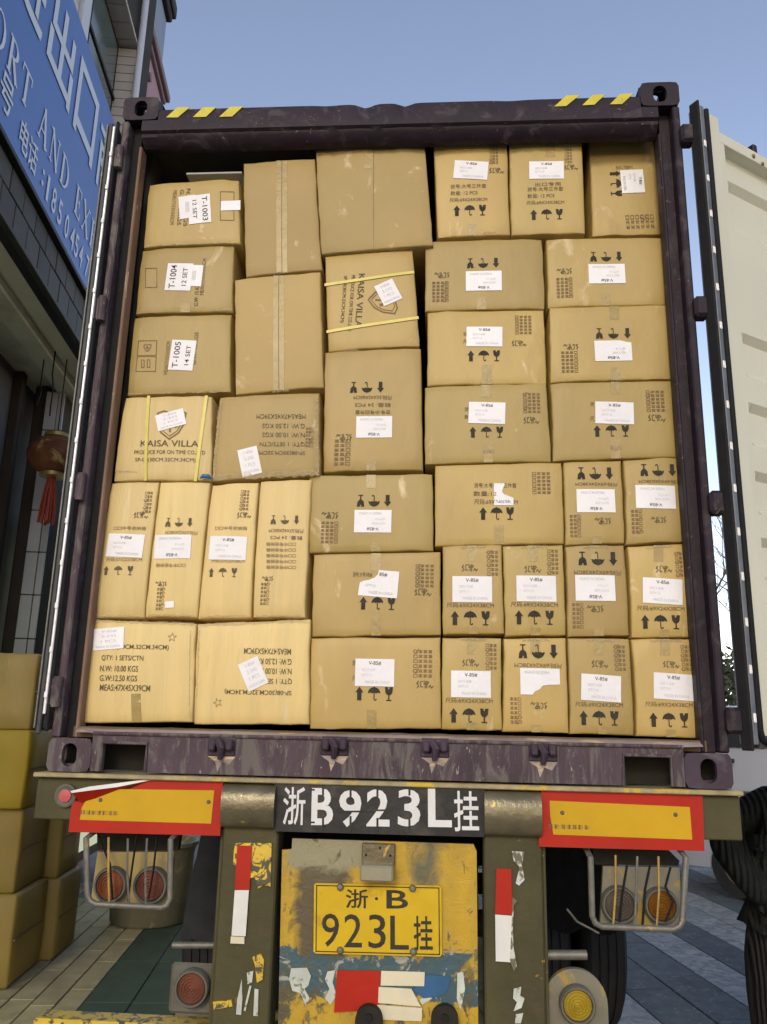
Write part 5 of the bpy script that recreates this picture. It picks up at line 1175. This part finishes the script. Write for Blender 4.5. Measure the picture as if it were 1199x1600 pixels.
tall('second of the four tall upright cartons, upside down marks', [(250, 753), (328, 753), (308, 965), (226, 964)], [('L', 271, 855, 57, 37, 181), ('S', 281, 817, 17, 14, 180), ('T', 285, 833, '尺码:57X22X58CM', 50, 6, 180, 'f'), ('T', 268, 884, '□□中号收纳箱', 46, 6, 180, 'f'), ('C', 251, 936, 12, 36, 180), ('H', 252, 913, 18, 180), ('L', 266, 945, 14, 10, 5, 'none')])
tall('third of the four tall upright cartons, upright white label', [(331, 757), (404, 753), (391, 965), (309, 966)], [('L', 357, 857, 58, 37, -1), ('S', 349, 895, 18, 14, 0), ('T', 362, 826, '□□中号收纳箱', 50, 6, 0, 'f'), ('T', 357, 877, '尺码:57X22X58CM', 52, 6, 0, 'f'), ('H', 383, 805, 22, 0), ('C', 383, 782, 14, 34, 0)])
tall('fourth of the four tall upright cartons, no label, upside down print', [(406, 752), (487, 748), (476, 965), (394, 965)], [('S', 446, 813, 18, 14, 180), ('T', 448, 830, '尺码:57X42X60CM', 54, 6.5, 180), ('T', 448, 841, '数量: 24 PCS', 50, 6.5, 180)] + [('T', 440, 851 + k * 9, '□□中号收纳箱', 46, 6, 180, 'f') for k in range(5)] + [('H', 418, 905, 18, 180), ('C', 414, 928, 14, 36, 180)])
# grey foam sheet lying on the top left carton
gs = thing('foam_sheet', 'thin grey sheet lying on the top left carton', 'sheet', at(330, 276, Y=.15))
a_ = at(292, 274, Y=.14); b_ = at(379, 271, Y=.14); obj('sheet_body', box(a_.x, b_.x, .13, .5, b_.z - .006, b_.z + .004, .002), GREYP, gs)

# ---------------------------------------------------------------- person in black coat behind the right door
PX, PY = 1.90, 1.25
pr = thing('person', 'person in black coat and ribbed black trousers with bent arm, standing behind the right door', 'person', (PX, PY, 0))
def skin(name, joints, edges, m, par, levels=2, root=0, jit=0):
    me = bpy.data.meshes.new(name); me.from_pydata([Vector(j[0]) for j in joints], edges, []); o = bpy.data.objects.new(name, me); COL.objects.link(o)
    md = o.modifiers.new('s', 'SKIN'); md.use_smooth_shade = True
    for i, j in enumerate(joints):
        r_ = j[1]; me.skin_vertices[0].data[i].radius = (r_, j[2] if len(j) > 2 else r_); me.skin_vertices[0].data[i].use_root = (i == root)
    sb = o.modifiers.new('d', 'SUBSURF'); sb.levels = levels; sb.render_levels = levels
    bpy.context.view_layer.update()
    em = bpy.data.meshes.new_from_object(o.evaluated_get(bpy.context.evaluated_depsgraph_get())); bpy.data.objects.remove(o)
    bm = bmesh.new(); bm.from_mesh(em); bpy.data.meshes.remove(em)
    for v in bm.verts:
        if jit: n_ = noise.noise_vector(v.co * 9) * jit; v.co += n_
    return obj(name, bm, m, par, 0)
def pp_(x, y, z): return (PX + x, PY + y, z)
body = skin('body', [(pp_(0, 0, .95), .13), (pp_(0, 0, 1.15), .12), (pp_(0, 0, 1.33), .12), (pp_(0, 0, 1.43), .055), (pp_(0, -.01, 1.52), .055), (pp_(0, -.02, 1.60), .085), (pp_(0, -.02, 1.68), .075),
     (pp_(-.10, 0, .86), .095), (pp_(-.11, -.01, .48), .065), (pp_(-.11, .02, .08), .045), (pp_(-.11, -.12, .04), .035), (pp_(.10, 0, .86), .095), (pp_(.12, .03, .48), .065), (pp_(.12, .06, .08), .045), (pp_(.12, -.08, .04), .035)],
     [(0, 1), (1, 2), (2, 3), (3, 4), (4, 5), (5, 6), (0, 7), (7, 8), (8, 9), (9, 10), (0, 11), (11, 12), (12, 13), (13, 14)], SKIN, pr)
skin('coat', [(pp_(0, 0, .98), .25, .17), (pp_(0, 0, 1.12), .245, .165), (pp_(0, 0, 1.27), .205, .15), (pp_(0, 0, 1.385), .12, .11), (pp_(-.17, 0, 1.31), .095), (pp_(-.30, .03, 1.20), .10), (pp_(-.325, .02, 1.13), .098), (pp_(-.24, -.06, .98), .085), (pp_(-.17, -.09, .88), .07), (pp_(.17, 0, 1.31), .09), (pp_(.26, .02, 1.10), .08), (pp_(.255, -.06, .88), .062), (pp_(0, 0, .86), .235, .165), (pp_(0, 0, .78), .225, .165)],
     [(0, 1), (1, 2), (2, 3), (2, 4), (4, 5), (5, 6), (6, 7), (7, 8), (2, 9), (9, 10), (10, 11), (0, 12), (12, 13)], COAT, pr, jit=.012)
skin('trousers', [(pp_(0, 0, .90), .15), (pp_(-.12, 0, .80), .155), (pp_(-.15, -.01, .50), .145), (pp_(-.15, .01, .12), .125), (pp_(.12, 0, .80), .15), (pp_(.14, .03, .50), .135), (pp_(.14, .06, .12), .115)], [(0, 1), (1, 2), (2, 3), (0, 4), (4, 5), (5, 6)], RIB, pr, jit=.008)
for sx_, dy in ((-.11, -.04), (.12, .0)):
    skin('shoe', [(pp_(sx_, dy + .07, .055), .05), (pp_(sx_, dy - .02, .05), .05), (pp_(sx_, dy - .13, .035), .04)], [(0, 1), (1, 2)], BLACK, pr, 1)
bm = bmesh.new(); bmesh.ops.create_uvsphere(bm, u_segments=20, v_segments=12, radius=.112)
for v in bm.verts:
    v.co.z *= 1.15
    if v.co.y < -.02 and v.co.z < .05: v.co *= .80
    v.co += Vector(pp_(0, .0, 1.64)) + noise.noise_vector(v.co * 30) * .004
obj('hair', bm, HAIR, pr, 0)
for sx_ in (-1, 1):
    hb = pp_(-.10, -.08, .90) if sx_ < 0 else pp_(.255, -.09, .82)
    J = [((hb[0], hb[1], hb[2]), .03, .018), ((hb[0], hb[1] - .01, hb[2] - .07), .035, .016)]; E = [(0, 1)]
    for q in range(4):
        bxx = (q - 1.5) * .018; J += [((hb[0] + bxx, hb[1] - .012, hb[2] - .085), .009), ((hb[0] + bxx, hb[1] - .02, hb[2] - .115 - .006 * (1.5 - abs(q - 1.5))), .008), ((hb[0] + bxx, hb[1] - .012, hb[2] - .14), .007)]
        n_ = len(J); E += [(1, n_ - 3), (n_ - 3, n_ - 2), (n_ - 2, n_ - 1)]
    J += [((hb[0] - sx_ * .038, hb[1] - .02, hb[2] - .04), .010), ((hb[0] - sx_ * .05, hb[1] - .03, hb[2] - .075), .008)]; n_ = len(J); E += [(0, n_ - 2), (n_ - 2, n_ - 1)]
    skin('hand', J, E, SKIN, pr, 1)
bm = bmesh.new(); c_ = Vector(pp_(0, -.105, 1.585)); tube(bm, [c_ + Vector((0, -.002, .035)), c_ + Vector((0, -.018, 0))], [.008, .015], 8); obj('nose', bm, SKIN, pr, 60)
for sx_ in (-1, 1):
    bm = bmesh.new(); bmesh.ops.create_uvsphere(bm, u_segments=10, v_segments=8, radius=.011); bmesh.ops.translate(bm, verts=bm.verts, vec=c_ + Vector((sx_ * .03, .012, .035))); obj('eye', bm, INK, pr, 60)
    bm = bmesh.new(); bmesh.ops.create_uvsphere(bm, u_segments=10, v_segments=8, radius=.026)
    for v in bm.verts: v.co.x *= .4; v.co += Vector(pp_(sx_ * .088, -.01, 1.60))
    obj('ear', bm, SKIN, pr, 60)
bm = bmesh.new(); tube(bm, [c_ + Vector((-.022, .006, -.032)), c_ + Vector((0, -.004, -.033)), c_ + Vector((.022, .006, -.032))], .005, 6); obj('mouth', bm, mat('lips', (.35, .14, .12), .5, .1, 9), pr, 60)

# ---------------------------------------------------------------- van beyond
vn = thing('parked_van', 'silver white van parked beyond the container, seen below the right door', 'van', (4.6, 6.0, 0))
va = Vector((2.62, 6.75, 0)); vd = Vector((.83, -.555, 0)).normalized(); vn_ = Vector((vd.y, -vd.x, 0))   # vd along the van, normal towards the camera
if vn_.dot(CAM - va) < 0: vn_ = -vn_
def VP_(s, t, z): return va + vd * s - vn_ * t + Vector((0, 0, z))
prof_v = [(0.05, .28), (.0, .5), (.02, 1.0), (.10, 1.35), (.35, 1.86), (.55, 1.93), (2.9, 1.93), (3.15, 1.86), (3.65, 1.25), (4.3, 1.08), (4.45, .85), (4.45, .4), (4.38, .28)]
bm = bmesh.new()
secs = [(0.0, .06), (.04, .01), (.10, 0), (1.60, 0), (1.66, .01), (1.70, .06)]
rings = []
for t_, ins in secs:
    rings.append([bm.verts.new(VP_(s + (ins if s < 2 else -ins), t_ + (.10 * max(0, (z - 1.1)) if t_ < .85 else -.10 * max(0, (z - 1.1))), z - (ins if z > 1 else 0))) for s, z in prof_v])
for a, b in zip(rings, rings[1:]):
    for k in range(len(a)): q = (k + 1) % len(a); bm.faces.new((a[k], a[q], b[q], b[k]))
bm.faces.new(rings[0]); bm.faces.new(rings[-1]); bmesh.ops.recalc_face_normals(bm, faces=bm.faces)
obj('van_body', bm, VANP, vn, 30)
for s0, s1, top0, top1 in ((.30, 1.15, 1.80, 1.80), (1.22, 2.20, 1.80, 1.80), (2.28, 3.1, 1.80, 1.74)):
    poly = [(s0, 1.50), (s1 + (.12 if s1 > 3 else 0), 1.50), (s1, top1), (s0, top0)]
    bm = bmesh.new(); prism(bm, poly, lambda s, z: VP_(s, .10 * max(0, z - 1.1) - .012, z), lambda s, z: VP_(s, .10 * max(0, z - 1.1) + .03, z)); obj('side_window', bm, VANG, vn)
for sh in (.62, 1.35, 2.35):
    bm = bmesh.new(); tube(bm, [VP_(sh, -.03, 1.36), VP_(sh + .22, -.03, 1.36)], .022, 8); obj('door_handle', bm, VANG if sh < 1 else RIM, vn, 50)
for s in (1.18, 2.24): 
    bm = bmesh.new(); tube(bm, [VP_(s, -.001, .45), VP_(s, -.001, 1.1)], .004, 5); obj('door_gap', bm, BLACK, vn)
bm = bmesh.new(); tube(bm, [VP_(.1, -.006, 1.06), VP_(4.3, -.006, 1.0)], .014, 6); obj('side_moulding', bm, RIM, vn)
for s in (.85, 3.7):
    for t_ in (-.02, 1.52):
        bm = bmesh.new(); c_ = VP_(s, t_, .32); tube(bm, [c_, c_ - vn_ * .20], .32, 28); wh = obj('wheel', bm, TYRE, vn, 40)
        bm = bmesh.new(); tube(bm, [c_ + vn_ * .004, c_ - vn_ * .05], .2, 20); obj('rim', bm, RIM, wh, 40)

# ---------------------------------------------------------------- trees behind
def tree_bare(loc, h, seed, label):
    t = thing('bare_tree', label, 'tree', loc, 'bare trees far behind on the right'); rg = random.Random(seed); tr_bm = bmesh.new(); br = bmesh.new()
    def grow(bm, p, d, ln, r, lev):
        pts = [p]; q = p
        for k in range(4): d = (d + Vector((rg.uniform(-.18, .18), rg.uniform(-.18, .18), rg.uniform(-.05, .14)))).normalized(); q = q + d * ln / 4; pts.append(q)
        tube(bm, pts, [r * (1 - .13 * k) for k in range(5)], 6 if lev < 2 else 4, False)
        if lev < 5:
            for k in range(3 if lev else 6):
                i = rg.randint(2, 4) if lev else rg.randint(1, 4); dd = (d + Vector((rg.uniform(-1, 1), rg.uniform(-1, 1), rg.uniform(-.1, .7)))).normalized(); grow(br, pts[i], dd, ln * rg.uniform(.55, .75), r * .5, lev + 1)
    grow(tr_bm, Vector(loc), Vector((0, 0, 1)), h * .45, h * .022, 0)
    obj('trunk', tr_bm, BARK, t, 60); obj('crown', br, BARK, t)
tree_bare((5.6, 14.5, 0), 6.2, 3, 'bare tree seen through the slit left of the right door')
tree_bare((8.2, 17.5, 0), 6.5, 8, 'bare tree further right behind the right door')
def bush(loc, rx, rz, n, label):
    t = thing('evergreen_bush', label, 'bush', loc, 'evergreen bushes behind the van'); rg = random.Random(n); V = []; F = []
    for k in range(n):
        a = rg.uniform(0, 6.28); ph = math.acos(rg.uniform(-.4, 1)); rr = rg.uniform(.55, 1) ** .5 * (1 + .25 * noise.noise(Vector((a * 2, ph * 3, 0))))
        c = Vector(loc) + Vector((rx * rr * math.sin(ph) * math.cos(a), rx * rr * math.sin(ph) * math.sin(a), rz * .5 + rz * .5 * rr * math.cos(ph)))
        u = Vector((rg.uniform(-1, 1), rg.uniform(-1, 1), rg.uniform(-1, 1))).normalized(); v = u.orthogonal().normalized(); s = rg.uniform(.05, .10)
        i = len(V); V += [c + u * s, c + v * s * .5, c - u * s, c - v * s * .5]; F.append((i, i + 1, i + 2, i + 3))
    obj('crown', (V, F), LEAF, t)
    bm = bmesh.new(); tube(bm, [Vector(loc), Vector(loc) + Vector((0, 0, rz * .5))], .08, 8); obj('trunk', bm, BARK, t)
bush((4.6, 11.5, 0), 1.2, 3.0, 5000, 'dark evergreen bush behind the van, below the bare branches')
bush((7.4, 12.5, 0), 1.4, 2.8, 5000, 'wide dark evergreen bush further right behind the van')
